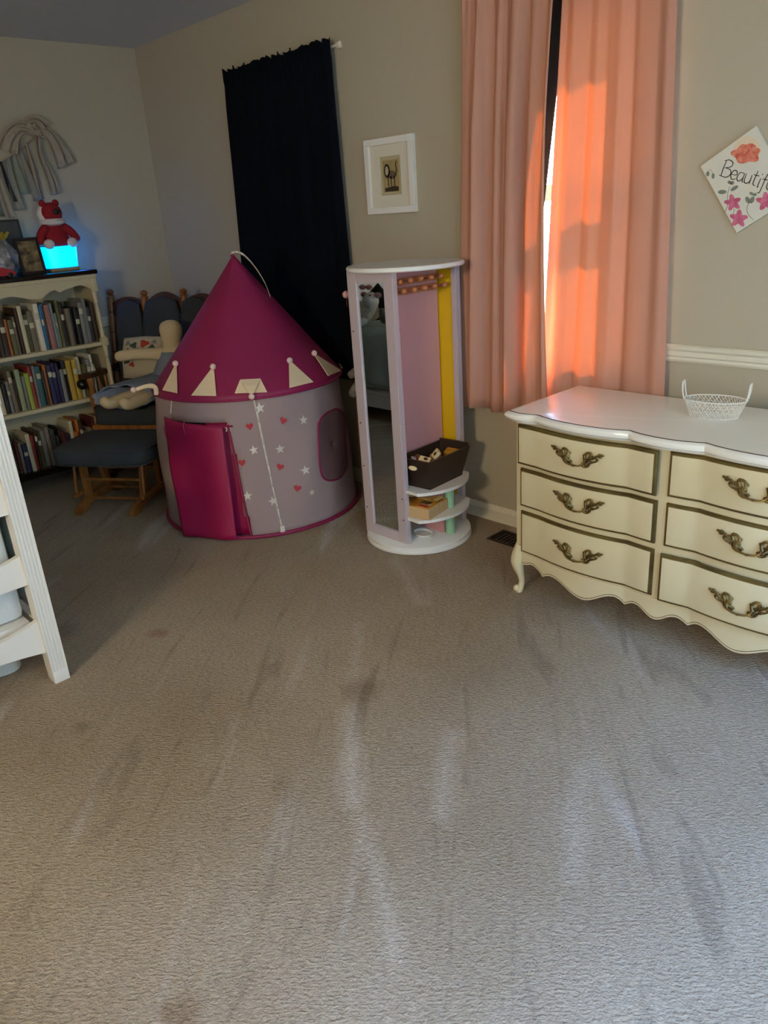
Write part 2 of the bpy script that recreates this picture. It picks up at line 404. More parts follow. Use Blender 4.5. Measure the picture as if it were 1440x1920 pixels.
# unseen warm fill panel, added behind the camera to light the room
lt = thing('added_fill_lamp', 'unseen warm fill lamp added opposite the window wall', 'lamp', (-.75, YF, 1.75))
MB().box(-.36, .36, 0, .03, -.20, .20, .006).build('mounting_plate', 'trim_white', lt)
mat('fill_panel_glow', 'fff2dc', .4, emit='ffe6c4', estr=2.0)
MB().box(-.33, .33, .03, .075, -.17, .17, .012).build('diffuser', 'fill_panel_glow', lt, True)
light('added_fill_light', 'AREA', (0, .085, 0), (PI/2, 0, 0), 37, (1, .83, .57), shape='RECTANGLE', size=.62, size_y=.32).parent = lt

# ------------------------------------------------------------------ dresser
DXC, DH, DY, DYB = -1.024, .584, 2.175, 2.588
def serp(x, k=1.0):
    u = min(abs(x-DXC), DH)
    if u > .461: d = .012*(DH-u)/(DH-.461)
    elif u > .118:
        t = (.461-u)/(.461-.118); d = .012+.020*math.sin(PI*t)**.8 + .004*t
    else:
        t = u/.118; d = .016+.010*math.cos(t*PI/2)
    return d*k
def serp_top(x):
    u = min(abs(x-DXC), DH)
    if u > .461: return .006+.016*math.sin(PI*min(1, (DH-u)/(DH-.461)))**.8
    if u > .118: return .006+.034*math.sin(PI*(.461-u)/(.461-.118))**.7+.006*(.461-u)/(.461-.118)
    return .012+.026*math.cos(u/.118*PI/2)**.7
dr = thing('dresser', 'cream French style double dresser with six drawers against the window wall', 'dresser', (DXC, DY, 0))
def dloc(b): b.v = [(p[0]-DXC, p[1]-DY, p[2]) for p in b.v]; return b
xs = [DXC-DH+.002+i*(2*DH-.004)/60 for i in range(61)]
b = MB()   # carcass: a prism with serpentine front
outl = [(x, DY-serp(x)) for x in xs]+[(DXC+DH, DYB), (DXC-DH, DYB)]
b.prism(outl, lambda x, y: (x, y, .17), lambda x, y: (x, y, .700))
dloc(b).build('carcass', 'cream_paint', dr, True, angle=30)
# apron: scalloped lower edge
def apron_z(x):
    u = abs(x-DXC)
    def lerp(a, b, t): return a+(b-a)*(.5-.5*math.cos(PI*max(0, min(1, t))))
    K = [(0, .100), (.072, .131), (.112, .112), (.15, .132), (.27, .086), (.405, .130), (.452, .112), (.505, .142), (.548, .130), (.60, .116)]
    for (a, za), (c, zc) in zip(K, K[1:]):
        if u <= c:
            t = (u-a)/(c-a)
            if a in (.112, .452): return za+(zc-za)*math.sin(t*PI/2)
            if c in (.112, .452): return zc+(za-zc)*math.sin((1-t)*PI/2)
            return lerp(za, zc, t)
    return .116
b = MB(); n = 160
for i in range(n):
    xa = DXC-.565+i*1.13/n; xb = DXC-.565+(i+1)*1.13/n
    za, zb = apron_z(xa), apron_z(xb); ya, yb = DY-serp(xa)-.003, DY-serp(xb)-.003
    vs = [(xa, ya, za), (xb, yb, zb), (xb, yb, .178), (xa, ya, .178), (xa, ya+.018, za), (xb, yb+.018, zb), (xb, yb+.018, .178), (xa, ya+.018, .178)]
    b.add(vs, [(0, 1, 2, 3), (4, 7, 6, 5), (0, 4, 5, 1), (3, 2, 6, 7)])
dloc(b); ap = b.build('apron', 'cream_paint', dr, True, angle=50)
b = MB()
for i in range(n):
    xa = DXC-.555+i*1.11/n; xb = DXC-.555+(i+1)*1.11/n
    za, zb = apron_z(xa)+.006, apron_z(xb)+.006; ya, yb = DY-serp(xa)-.0036, DY-serp(xb)-.0036
    b.add([(xa, ya, za), (xb, yb, zb), (xb, yb, zb+.0024), (xa, ya, za+.0024)], [(0, 1, 2, 3)])
dloc(b).build('painted_line', 'dark_line', ap)
# corner legs
def cab_leg(sx, sy, x, y, name='leg'):
    # cabriole curve bulging outward along (sx, sy)
    d = Vector((sx, sy, 0)).normalized(); P = []; rr = []
    for z, o, r in ((.205, .0, .022), (.165, .012, .026), (.135, .017, .026), (.105, .012, .021), (.075, .004, .014), (.045, -.001, .0115), (.022, .004, .0135), (.008, .010, .016), (0.0, .012, .013)):
        P.append(Vector((x, y, z))+d*o); rr.append(r)
    Q = smooth_curve([(*p[:2], p[2]) for p in P], 3); R2 = []
    for i in range(len(P)-1):
        for k in range(3): R2.append(rr[i]+(rr[i+1]-rr[i])*k/3)
    R2.append(rr[-1])
    b = MB(); b.tube(Q, R2, 12)
    b.ball(Vector((x, y, .016))+d*.020, .013, (1, 1, 1.15), 12, 8)
    b.v = [(p[0], p[1], max(p[2], 0)) for p in b.v]
    return dloc(b).build(name, 'cream_paint', dr, True)
cab_leg(-1, -1, DXC-DH+.016, DY+.012); cab_leg(1, -1, DXC+DH-.016, DY+.012); cab_leg(-1, .6, DXC-DH+.016, DYB-.022); cab_leg(1, .6, DXC+DH-.016, DYB-.022)
# side skirts
for s in (-1, 1):
    b = MB(); X = DXC+s*(DH-.012)
    b.prism([(DY+.03, .172), (DY+.03, .125), (DY+.12, .14), (DY+.23, .105), (DY+.34, .14), (DYB-.03, .125), (DYB-.03, .172)], lambda y, z: (X-.006, y, z), lambda y, z: (X+.006, y, z))
    dloc(b).build('side_apron', 'cream_paint', dr)
# top slab with ogee edge following the serpentine
b = MB()
def top_out(off):
    pts = []
    m = 80
    for i in range(m+1):
        u = -1+2*i/m; x = DXC+u*DH; pts.append((DXC+u*(DH+off), DY-.002-serp_top(x)-off))
    pts += [(DXC+DH+off, DYB+.01), (DXC-DH-off, DYB+.01)]
    return pts
prof = [(.000, .698), (.012, .700), (.016, .706), (.024, .711), (.027, .719), (.025, .728), (.018, .734), (.010, .736)]
L0 = [top_out(o) for o, z in prof]; n0 = len(L0[0]); vs = []; fs = []
for (o, z), lp in zip(prof, L0): vs += [(x, y, z) for x, y in lp]
for j in range(len(prof)-1):
    for i in range(n0): fs.append((j*n0+i, j*n0+(i+1) % n0, (j+1)*n0+(i+1) % n0, (j+1)*n0+i))
fs += [tuple(range(n0-1, -1, -1)), tuple((len(prof)-1)*n0+i for i in range(n0))]
b.add(vs, fs); tp = dloc(b).build('top', 'dresser_top', dr, True, angle=35)
b = MB(); lp = top_out(.0165)[:81]; lq = top_out(.0125)[:81]
for i in range(80): b.add([(*lp[i], .7356), (*lp[i+1], .7356), (*lq[i+1], .7366), (*lq[i], .7366)], [(0, 1, 2, 3)])
dloc(b).build('painted_line', 'dark_line', tp)
# drawer pull, one mesh for all six
def pull_mesh():
    b = MB()
    # bail
    pts = [(-.046, -.016, .002), (-.041, -.023, -.010), (-.025, -.026, -.019), (0, -.027, -.022), (.025, -.026, -.019), (.041, -.023, -.010), (.046, -.016, .002)]
    b.tube(smooth_curve(pts, 4), .0042, 7)
    b.ball((0, -.028, -.022), .0055, (1.6, 1, 1), 8, 6); b.ball((-.014, -.0272, -.021), .0042, (1.3, 1, 1), 8, 6); b.ball((.014, -.0272, -.021), .0042, (1.3, 1, 1), 8, 6)
    b.v = [(x*.80, y, z) for x, y, z in b.v]; nb = len(b.v)
    for s in (-1, 1):
        c = (s*.055, 0)
        def leaf(pts, r): b.tube(smooth_curve([(s*p[0], -.004-p[2], p[1]*1.15+.006) for p in pts], 4), r*1.15, 6)
        leaf([(.052, -.004, .012), (.047, .012, .006), (.055, .022, .003), (.064, .016, .004), (.060, .006, .006)], .0034)   # upper scroll
        leaf([(.052, -.004, .012), (.043, -.012, .005), (.046, -.022, .003), (.056, -.021, .003), (.060, -.012, .005)], .0034)  # lower scroll
        leaf([(.055, .000, .006), (.068, .002, .004), (.080, .009, .003), (.094, .012, .002)], .0034)                          # outer stem
        leaf([(.062, -.006, .004), (.074, -.008, .003), (.082, -.002, .003), (.078, .006, .004)], .003)
        for (x, z, rr) in ((.052, -.002, .0065), (.060, .020, .0045), (.051, -.021, .0045), (.095, .012, .004), (.087, .015, .0035), (.090, .006, .0035), (.081, .010, .004), (.070, .008, .004), (.046, .014, .0042), (.042, -.012, .0042), (.066, -.010, .004), (.062, .003, .005)):
            b.ball((s*x, -.006, z*1.15+.006), rr*1.15, (1.2, .8, 1), 7, 5)
        b.tube([(s*.052, .004, -.002), (s*.052, -.018, -.002)], .0042, 7)
    b.v = [(x, y, z*.72) for x, y, z in b.v[:nb]]+[(math.copysign(.097-(.097-abs(x))*1.32, x), y, z*.95+(abs(x)-.055)*.25) for x, y, z in b.v[nb:]]
    return b
pull0 = None
cols = [(-1.580, -1.038), (-1.008, -.466)]; rows = [(.545, .692), (.376, .523), (.186, .354)]
for ci, (x0, x1) in enumerate(cols):
    for ri, (z0, z1) in enumerate(rows):
        opn = {(0, 0): .020, (1, 2): .016, (0, 1): .004}.get((ci, ri), .0)
        n = 28
        def band(z, dep, ins):
            return [(x0+ins+(x1-x0-2*ins)*i/n, DY-serp(x0+ins+(x1-x0-2*ins)*i/n)-dep-opn, z) for i in range(n+1)]
        # moulded frame in dark gold: outer lip and slope to the panel
        def slab(levels):
            b = MB(); rings = []
            for ins, dep in levels:
                bot = band(z0+ins, dep, ins); top = band(z1-ins, dep, ins); rings.append(bot+top[::-1])
            m = len(rings[0]); vs = [p for r_ in rings for p in r_]; fs = []
            for j in range(len(rings)-1):
                for i in range(m): fs.append((j*m+i, j*m+(i+1) % m, (j+1)*m+(i+1) % m, (j+1)*m+i))
            # caps as quads strips
            for j, flip in ((0, 1), (len(rings)-1, 0)):
                for i in range(n):
                    q = (j*m+i, j*m+i+1, j*m+m-2-i, j*m+m-1-i); fs.append(q[::-1] if flip else q)
            b.add(vs, fs); return dloc(b)
        d = slab([(.010, .006), (.010, .0135), (.013, .0145)]).build('drawer', 'cream_paint', dr, True, angle=30)
        slab([(0, -.03 if not opn else -.002), (0, .006), (.003, .0095), (.0098, .0105)]).build('drawer_edge', 'gold_edge', d, True, angle=30)
        if opn > .01:
            b = MB(); b.box(x0+.004, x1-.004, DY-opn-.004, DY+.004-.018, z0+.004, z1-.006); dloc(b).build('drawer_box', 'dark_line', d)
        xm = (x0+x1)/2; zc = (z0+z1)/2
        loc = (xm-DXC, -serp(xm)-.0135-opn, zc+.004 if ri < 2 else zc-.006)
        if pull0 is None: pull0 = pull_mesh().build('handle', 'brass_antique', d, True); pull0.location = loc; part_label(pull0, 'antique brass scrolled bail handle')
        else: copy_part(pull0, 'handle', d, loc)

# wire basket on the dresser
bk = thing('wire_basket', 'small white oval wire basket with looped handles on the dresser top', 'basket', (-1.005, 2.425, .7365), .22)
A, B = .095, .058
b = MB()
def oval(t, z, k): return (A*k*math.cos(t), B*k*math.sin(t), z)
ring = lambda z, k, n=48: [oval(2*PI*i/n, z, k) for i in range(n)]
b.tube(ring(.002, .78), .0016, 6, True)
for i in range(9): b.tube([(-A*.76*math.cos(a), (i-4)*.0105, .002) for a in (0, PI)] if abs((i-4)*.0105) < .001 else [(-A*.76*math.sqrt(max(0, 1-((i-4)*.0105/(B*.78))**2)), (i-4)*.0105, .002), (A*.76*math.sqrt(max(0, 1-((i-4)*.0105/(B*.78))**2)), (i-4)*.0105, .002)], .0008, 4)
b.build('bottom', 'white_paint', bk)
b = MB(); N = 56
for i in range(N):
    for tw in (.5, -.5) if i % 2 == 0 else (.5,):
        t0 = 2*PI*i/N
        b.tube([oval(t0+tw*k/4, .002+.056*k/4, .78+.22*k/4) for k in range(5)], .0009, 4)
for z, k in ((.02, .85), (.038, .92)): b.tube(ring(z, k), .0008, 4, True)
b.build('wire_mesh', 'white_paint', bk)
MB().tube(ring(.058, 1.0), .0022, 6, True).build('rim', 'white_paint', bk, True)
for s in (-1, 1):
    pts = [(s*A*.98, -.018, .056), (s*(A+.004), -.019, .085), (s*(A+.006), -.012, .112), (s*(A+.006), 0, .104), (s*(A+.006), .012, .112), (s*(A+.004), .019, .085), (s*A*.98, .018, .056)]
    MB().tube(smooth_curve(pts, 5), .0024, 6).build('handle', 'white_paint', bk, True)

# ------------------------------------------------------------------ curtains
def curtain(name, x0t, x1t, x0b, x1b, zt, zb, y, amp, folds, m, seed, hem=0, ruffle=True, solid=None, nx=160, parent=None, mid=None):
    rnd = random.Random(seed); ph = [rnd.uniform(0, 6.28) for _ in range(6)]
    zs = [zt, zt-.012, zt-.03, zt-.045, zt-.055, zt-.075, zt-.11]
    k = 26
    zs += [zt-.11-(zt-.11-zb)*(i+1)/k for i in range(k)]
    def fn(u, v):
        j = v*(len(zs)-1); z = zs[int(round(j))]; t = (zt-z)/(zt-zb)
        s = min(1, t*1.0)
        xa = x0t+(x0b-x0t)*s; xb = x1t+(x1b-x1t)*s
        if mid: xb += mid*math.sin(PI*min(1, t*1.05))
        g = u*2*PI*folds
        fold = math.sin(g+ph[0]+.6*math.sin(2.3*t+ph[1]))*.6+math.sin(g*.53+ph[2]+t*.8)*.45+math.sin(g*1.7+ph[3])*.18*(1-.5*t)
        sharp = fold*abs(fold)**.15
        a = amp*(.35+.65*min(1, t*3))
        gath = math.sin(g*2.6+ph[4])*.006*max(0, 1-t*9)
        yy = y-sharp*a-gath
        zz = z
        if ruffle and t < .04:
            yy = y-.004-gath*1.2-.004*math.sin(g*2.6+ph[4])
            if t < .002: zz += .012*math.sin(g*2.1+ph[5])*math.sin(g*.8)
        if t > .995: zz += hem*math.sin(g*.5+ph[1])
        x = xa+(xb-xa)*u+.25*a*math.sin(2*g+ph[2])*min(1, t*3)*.5*(1-abs(2*u-1)**4)
        return (x, yy, zz)
    o = MB().grid(nx, len(zs), fn).build(name, m, parent, True, angle=180)
    if solid: mod_solid(o, solid)
    return o
cn = thing('curtain', 'navy blackout curtain gathered on a rod behind the play tent', 'curtain', (-3.44, 2.63, 2.15))
o = curtain('curtain_cloth', -3.885, -3.005, -3.985, -2.985, 2.168, .60, 2.657, .011, 7.0, 'navy_cloth', 5, .004, solid=.003, parent=cn)
o.matrix_parent_inverse = Matrix.Translation((3.44, -2.63, -2.15))
b = MB(); b.tube([(-3.91, 2.686, 2.14), (-2.985, 2.686, 2.14)], .006, 10); b.lathe([(.009, 0), (.015, .004), (.015, .022), (.008, .027)], (-2.987, 2.686, 2.14), 12, (1, 0, 0)); b.tube([(-2.975, 2.686, 2.14), (-2.975, 2.70, 2.14)], .007, 8); b.tube([(-3.90, 2.686, 2.14), (-3.90, 2.70, 2.14)], .007, 8)
o = b.build('curtain_rod', 'trim_white', cn, True); o.matrix_parent_inverse = Matrix.Translation((3.44, -2.63, -2.15))
# pink pair on a rod of its own
rodp = tag(MB().tube([(-2.20, 2.645, 2.205), (-1.24, 2.645, 2.205)], .010, 10).lathe([(.01, 0), (.017, .006), (.015, .022), (.004, .03)], (-2.20, 2.645, 2.205), 12, (-1, 0, 0)).lathe([(.01, 0), (.017, .006), (.015, .022), (.004, .03)], (-1.24, 2.645, 2.205), 12, (1, 0, 0)).tube([(-2.19, 2.645, 2.205), (-2.19, 2.70, 2.205)], .007, 8).tube([(-1.26, 2.645, 2.205), (-1.26, 2.70, 2.205)], .007, 8).build('curtain_rod', 'trim_white', None, True), 'white rod carrying the salmon pink curtains above the window', 'curtain rod')
o = tag(curtain('curtain', -2.172, -1.748, -2.245, -1.76, 2.23, .575, 2.605, .036, 5.2, 'pink_cloth', 21, .006, mid=-.024), 'salmon pink curtain panel hanging left, beside the dress-up carousel', 'curtain', 'pink curtain pair'); mod_solid(o, .002)
o = tag(curtain('curtain', -1.755, -1.348, -1.84, -1.285, 2.23, .60, 2.650, .013, 5.0, 'pink_cloth', 33, .006), 'sunlit orange-pink curtain panel hanging right, behind the dresser', 'curtain', 'pink curtain pair'); mod_solid(o, .002)
o = tag(curtain('liner_curtain', -2.225, -1.745, -2.235, -1.93, 2.15, .72, 2.672, .004, 5, 'black_cloth', 8, .0, ruffle=False, nx=80, mid=0), 'black liner curtain behind the left salmon pink panel', 'curtain'); mod_solid(o, .002)

# ------------------------------------------------------------------ dress-up carousel with mirror
CX, CY, CR = -2.306, 2.357, .245
ca = thing('dress_up_carousel', 'round lavender and pink dress-up carousel with a tall mirror panel', 'wardrobe', (CX, CY, 0))
MB().lathe([(CR-.006, 0), (CR, .004), (CR, .014), (CR-.006, .018), (CR-.006, .020), (CR-.002, .024), (CR-.002, .033), (CR-.006, .036), (.001, .036)], n=64).build('base', 'white_paint', ca, True)
MB().lathe([(.001, 1.203), (CR-.004, 1.203), (CR, 1.207), (CR, 1.216), (CR-.004, 1.221), (.001, 1.221)], n=64).build('top', 'white_paint', ca, True)
def L(x): return x-CX
def K(y): return y-CY
# mirror frame (front): stiles and rails round a real mirror
fx0, fx1, fy0, fy1 = -2.472, -2.205, 2.176, 2.204
fr = MB().box(L(fx0), L(fx0)+.052, K(fy0), K(fy1), .036, 1.203, .002).box(L(fx1)-.052, L(fx1), K(fy0), K(fy1), .036, 1.203, .002).box(L(fx0)+.052, L(fx1)-.052, K(fy0), K(fy1), .036, .082, .002).box(L(fx0)+.052, L(fx1)-.052, K(fy0), K(fy1), 1.160, 1.203, .002).build('mirror_frame', 'lavender', ca)
MB().box(L(fx0)+.048, L(fx1)-.048, K(fy0)+.008, K(fy0)+.013, .078, 1.164).build('mirror', 'mirror', ca)
MB().box(L(fx0)+.045, L(fx1)-.045, K(fy0)+.016, K(fy1)-.002, .06, 1.18).build('mirror_back', 'pink_panel', ca)
sc = None
for x in (fx0+.016, fx1-.016):
    for z in (.16, .36, .56, .96) if x < -2.3 else (.15, .25):
        if sc is None: sc = MB().lathe([(.0035, 0), (.0035, .0012), (.001, .0016)], (0, 0, 0), 8, (0, -1, 0)).build('screw', 'black_plastic', fr); sc.location = (L(x), K(fy0), z)
        else: copy_part(sc, 'screw', fr, (L(x), K(fy0), z))
# dividing panel, pegs
px = -2.303
pp = MB().box(L(px)-.009, L(px)+.009, K(2.206), K(2.536), .30, 1.203, .002).build('divider_panel', 'pink_panel', ca)
pg = None
for row, z in ((0, 1.150), (1, 1.112)):
    for i in range(5):
        loc = (L(px)+.009, K(2.235+.062*i+.02*row), z)
        if pg is None:
            pg = MB().lathe([(.007, 0), (.006, .045), (.007, .058), (.0105, .066), (.0115, .074), (.009, .082), (.003, .086)], (0, 0, 0), 10, (1, 0, .12)).build('peg', 'peg_wood', pp, True); pg.location = loc
        else: copy_part(pg, 'peg', pp, loc)
    MB().box(L(px)+.008, L(px)+.017, K(2.215), K(2.53), z-.014, z+.014, .003).build('peg_rail', 'peg_wood', pp)
for z in (.96, .55): copy_part(sc, 'screw', pp, (L(px)+.009, K(2.29), z), (0, 0, PI/2))
# rear frame with yellow panel
ry0, ry1 = 2.538, 2.566
MB().box(-.205, -.160, K(ry0), K(ry1), .036, 1.203, .002).box(.088, .116, K(ry0), K(ry1), .036, 1.203, .002).build('rear_frame', 'lavender', ca)
MB().box(-.160, .088, K(ry0)+.006, K(ry1)-.006, .036, 1.203).build('rear_panel', 'yellow_panel', ca)
# half-round shelves, lower divider, mint column
def seg_shelf(z):
    pts = [(L(px)+.01, K(2.19))]
    a0 = math.asin(-.175/CR); a1 = math.asin(.18/CR)
    for i in range(25):
        a = a0+(a1-a0)*i/24; pts.append(((CR-.004)*math.cos(a), (CR-.004)*math.sin(a)))
    pts.append((L(px)+.01, K(2.536)))
    return MB().prism(pts, lambda x, y: (x, y, z), lambda x, y: (x, y, z+.014)).build('shelf', 'white_paint', ca)
seg_shelf(.277); seg_shelf(.150)
MB().box(L(px)-.02, L(-2.165), K(2.372), K(2.386), .036, .277, .001).build('lower_divider', 'pink_panel', ca)
MB().lathe([(.0215, .036), (.0215, .150), (.0215, .164), (.0215, .277)], (L(-2.142), K(2.396), 0), 20).build('column', 'mint', ca, True)
# pink knob and ribbon on the far side
h = MB().lathe([(.004, 0), (.005, .02), (.014, .026), (.016, .036), (.010, .046), (.002, .05)], (L(fx0), K(2.20), 1.105), 12, (-1, -.2, .1)).build('side_knob', 'pink_panel', ca, True)
b = MB()
for s in (-1, 1):
    b.tube(smooth_curve([(L(fx0)-.012, K(2.192), 1.098), (L(fx0)-.014+s*.012, K(2.19), 1.085), (L(fx0)-.012+s*.016, K(2.192), 1.06)], 4), .003, 6)
mat('ribbon_red', '4a0f1c', .7)
b.build('ribbon', 'ribbon_red', h)

# crate on the upper shelf with blocks
cr = thing('storage_crate', 'dark brown flared wooden crate of blocks on the carousel upper shelf', 'crate', (-2.192, 2.364, .291), .07)
def crate_wall(x0, x1, y0, y1, X0, X1, Y0, Y1, z0, z1, name, m='crate_brown'):
    vs = [(x0, y0, z0), (x1, y0, z0), (x1, y1, z0), (x0, y1, z0), (X0, Y0, z1), (X1, Y0, z1), (X1, Y1, z1), (X0, Y1, z1)]
    return MB().add(vs, [(3, 2, 1, 0), (4, 5, 6, 7), (0, 1, 5, 4), (1, 2, 6, 5), (2, 3, 7, 6), (3, 0, 4, 7)]).build(name, m, cr)
hx, hy, HX, HY, hz, th = .062, .118, .088, .148, .135, .009
crate_wall(-hx, hx, -hy, hy, -hx, hx, -hy, hy, 0, .008, 'bottom')
crate_wall(hx-th, hx, -hy, hy, HX-th, HX, -HY, HY, .008, hz, 'side')
crate_wall(-hx, -hx+th, -hy, hy, -HX, -HX+th, -HY, HY, .008, hz, 'side')
e0 = crate_wall(-hx+th, hx-th, -hy, -hy+th, -HX+th, HX-th, -HY, -HY+th, .008, hz, 'end_panel')
e1 = crate_wall(-hx+th, hx-th, hy-th, hy, -HX+th, HX-th, HY-th, HY, .008, hz+.012, 'end_panel')
MB().lathe([(.010, 0), (.010, .002)], (0, 0, 0), 14, (0, -1, .2), sx=2.4).build('handle_hole', 'block_cream', e0, loc=(-.01, -HY+.007, .095))
MB().box(-hx+.004, hx-.004, -hy, hy, .05, .075, .004).build('stacked_contents', 'block_tan', cr)
rnd = random.Random(4)
BL = [('cream printed puzzle block tilted on top in the dark crate, nearest the mirror post', 'block_cream', (.012, -.085, .120), (.3, .25, .5), (.05, .034, .014)),
      ('cream puzzle block standing on edge in the middle of the dark crate', 'block_cream', (.015, -.008, .126), (.9, .2, -.6), (.04, .04, .014)),
      ('golden brown patterned box lying at the back of the dark crate', 'puzzle_print', (.03, .085, .105), (.2, .1, .3), (.06, .05, .03)),
      ('dark brown block in the dark crate beside the pink panel', 'block_tan', (-.045, -.06, .100), (.1, .3, .2), (.05, .05, .03)),
      ('small mauve block in the dark crate beside the pink panel', 'lavender', (-.045, -.095, .115), (.2, .3, .9), (.022, .022, .022)),
      ('tan wooden block sunk in the middle of the dark crate', 'puzzle_wood', (-.02, .03, .096), (.2, -.2, .5), (.05, .04, .02))]
crM = Matrix.Translation((-2.192, 2.364, .291)) @ Matrix.Rotation(.07, 4, 'Z')
for lab, m, loc, rot, sz in BL:
    o = MB().box(-sz[0]/2, sz[0]/2, -sz[1]/2, sz[1]/2, -sz[2]/2, sz[2]/2, .002)
    # a hump cut as raised ring: printed motif on the face
    o = o.build('toy_block', m); o.location = crM @ Vector(loc); o.rotation_euler = rot; tag(o, lab, 'toy block', 'blocks in the dark crate')
    if m == 'block_cream': MB().lathe([(.009, 0), (.009, .0015), (.004, .0018)], (.004, 0, sz[2]/2), 14).build('printed_ring', 'crate_brown', o)
# puzzle box on the middle shelf
pz = thing('puzzle_box', 'flat wooden puzzle box with orange printed lid on the carousel middle shelf', 'puzzle box', (-2.188, 2.284, .164), .17)
MB().box(-.072, .072, -.082, .078, 0, .050, .002).build('box', 'puzzle_wood', pz)
MB().box(-.066, .066, -.076, .072, .050, .0525).build('printed_lid', 'puzzle_print', pz)
for i, (x, y, sx_, sy_, m) in enumerate(((.03, -.06, .045, .018, 'print_red'), (.02, -.02, .05, .03, 'block_tan'), (-.02, .04, .06, .05, 'puzzle_wood'), (.04, .05, .02, .05, 'block_cream'), (.045, -.03, .012, .014, 'print_white'))):
    MB().box(x-sx_/2, x+sx_/2, y-sy_/2, y+sy_/2, .0525, .0545).build('puzzle_piece', m, pz)
# white dish on the base
ds = tag(MB().lathe([(.02, 0), (.044, .003), (.052, .012), (.050, .013), (.042, .006), (.002, .005)], n=28, sy=.75).build('dish', 'white_paint', None, True, loc=(-2.225, 2.30, .036)), 'small white oval dish on the bottom board of the carousel', 'dish')

# ------------------------------------------------------------------ play tent
TX, TY, TRB, TRE, ZE, ZA = -3.280, 2.164, .505, .462, .685, 1.272
tt = thing('play_tent', 'magenta and grey castle play tent with cone roof, stars and hearts', 'tent', (TX, TY, 0))
CAMA = math.atan2(-TY, -TX)          # direction from the tent to the camera
def wall_r(a, z):
    t = z/ZE; r = TRB+(TRE-TRB)*t
    return r+.010*math.sin(3*a+1.0)*math.sin(PI*t)+.006*math.sin(7*a+4*t)*math.sin(PI*t)+.004*math.sin(13*a-7*t)*math.sin(PI*t)+.007*math.exp(-((a-CAMA-.42-.25*t+PI) % (2*PI)-PI)**2/.012)*math.sin(PI*t)
DOOR0, DOOR1 = CAMA-1.02, CAMA-.21   # door opening (angles), to the viewer's left
WIN_A, WIN_Z = CAMA+.655, .37
def wp(a, z, off=0): r = wall_r(a, z)+off; return (r*math.cos(a), r*math.sin(a), z)
b = MB(); NA, NZ = 120, 18
def inside_door(a, z):
    return DOOR0 < a < DOOR1 + .10*(1-(z/.56))-.05 and z < .56
def ang(a): return (a-CAMA+PI) % (2*PI)-PI+CAMA
# photo points -> angle and height on the tent's own wall or roof
def cam_ray(x, y): return R_*((x-720)/1424)+U_*((960-y)/1424)+F
def on_tent(x, y, roof_=False, push=0):
    d = cam_ray(x, y); o = Vector((-TX, -TY, 1.435)); t = 2.0
    while t < 5:
        p = o+d*t; r = math.hypot(p.x, p.y)
        R1 = (TRE+.014)*max(0, (ZA-p.z)/(ZA-ZE+.012)) if roof_ else TRB+(TRE-TRB)*p.z/ZE
        if r < R1+push: return p
        t += .002
    return p
def on_wall(x, y): p = on_tent(x, y); return ang(math.atan2(p.y, p.x)), p.z
WIN_A, WIN_Z = on_wall(621, 832)
vs = []; fs = []
for j in range(NZ+1):
    for i in range(NA): vs.append(wp(2*PI*i/NA+CAMA, ZE*j/NZ))
for j in range(NZ):
    for i in range(NA):
        a = ang(2*PI*(i+.5)/NA+CAMA); z = ZE*(j+.5)/NZ
        if inside_door(a, z): continue
        fs.append((j*NA+i, j*NA+(i+1) % NA, (j+1)*NA+(i+1) % NA, (j+1)*NA+i))
b.add(vs, fs); wl = b.build('wall_cloth', 'tent_wall', tt, True, angle=180); mod_solid(wl, .0015)
# roof cone: slightly sagging panels with ridges
b = MB()
def roof(u, v):
    a = 2*PI*u+CAMA-.25; r = (TRE+.014)*(1-v)+.004
    ridge = abs(math.sin(a*3-.3)); sag = -.022*math.sin(PI*v)*(.5+.5*ridge)+.012*math.sin(PI*v)
    r = max(.003, r+sag*.8)
    return (r*math.cos(a)+.012*v, r*math.sin(a), ZE-.012+(ZA-ZE+.012)*v)
b.grid(96, 26, roof, True); o = b.build('roof', 'magenta_cloth', tt, True, angle=60); mod_solid(o, .0015)
# hoops: eave piping and base binding
for z, r, w, nm in ((ZE-.012, TRE+.014, .006, 'eave_piping'), (.010, TRB+.003, .010, 'base_binding')):
    pts = [((r+(.0 if z > .1 else .004))*math.cos(2*PI*i/72), r*math.sin(2*PI*i/72), z) for i in range(72)]
    MB().tube(pts, w, 8, True).build(nm, 'magenta_cloth', tt, True)
# seam tapes (poles' sleeves) down the wall
def tape(a0, a1, z0, z1, w=.009):
    b = MB(); n = 12
    for i in range(n):
        t0, t1 = i/n, (i+1)/n
        p = [wp(a0+(a1-a0)*t+s*w/TRB/2, z0+(z1-z0)*t, .003) for t in (t0, t1) for s in (-1, 1)]
        b.add(p, [(0, 1, 3, 2)])
    o = b.build('seam_tape', 'tape_white', tt, True); mod_solid(o, .002); return o
tape(CAMA+.135, CAMA+.03, .03, ZE-.02); tape(CAMA-.95, CAMA-.90, .60, ZE-.02)
o = MB().box(-.012, .012, -.004, .004, 0, .035, .003).build('tape_end', 'tape_white', tt, loc=(*wp(CAMA+.135, 0, .006)[:2], .015)); o.rotation_euler = (0, 0, CAMA+.135+PI/2)
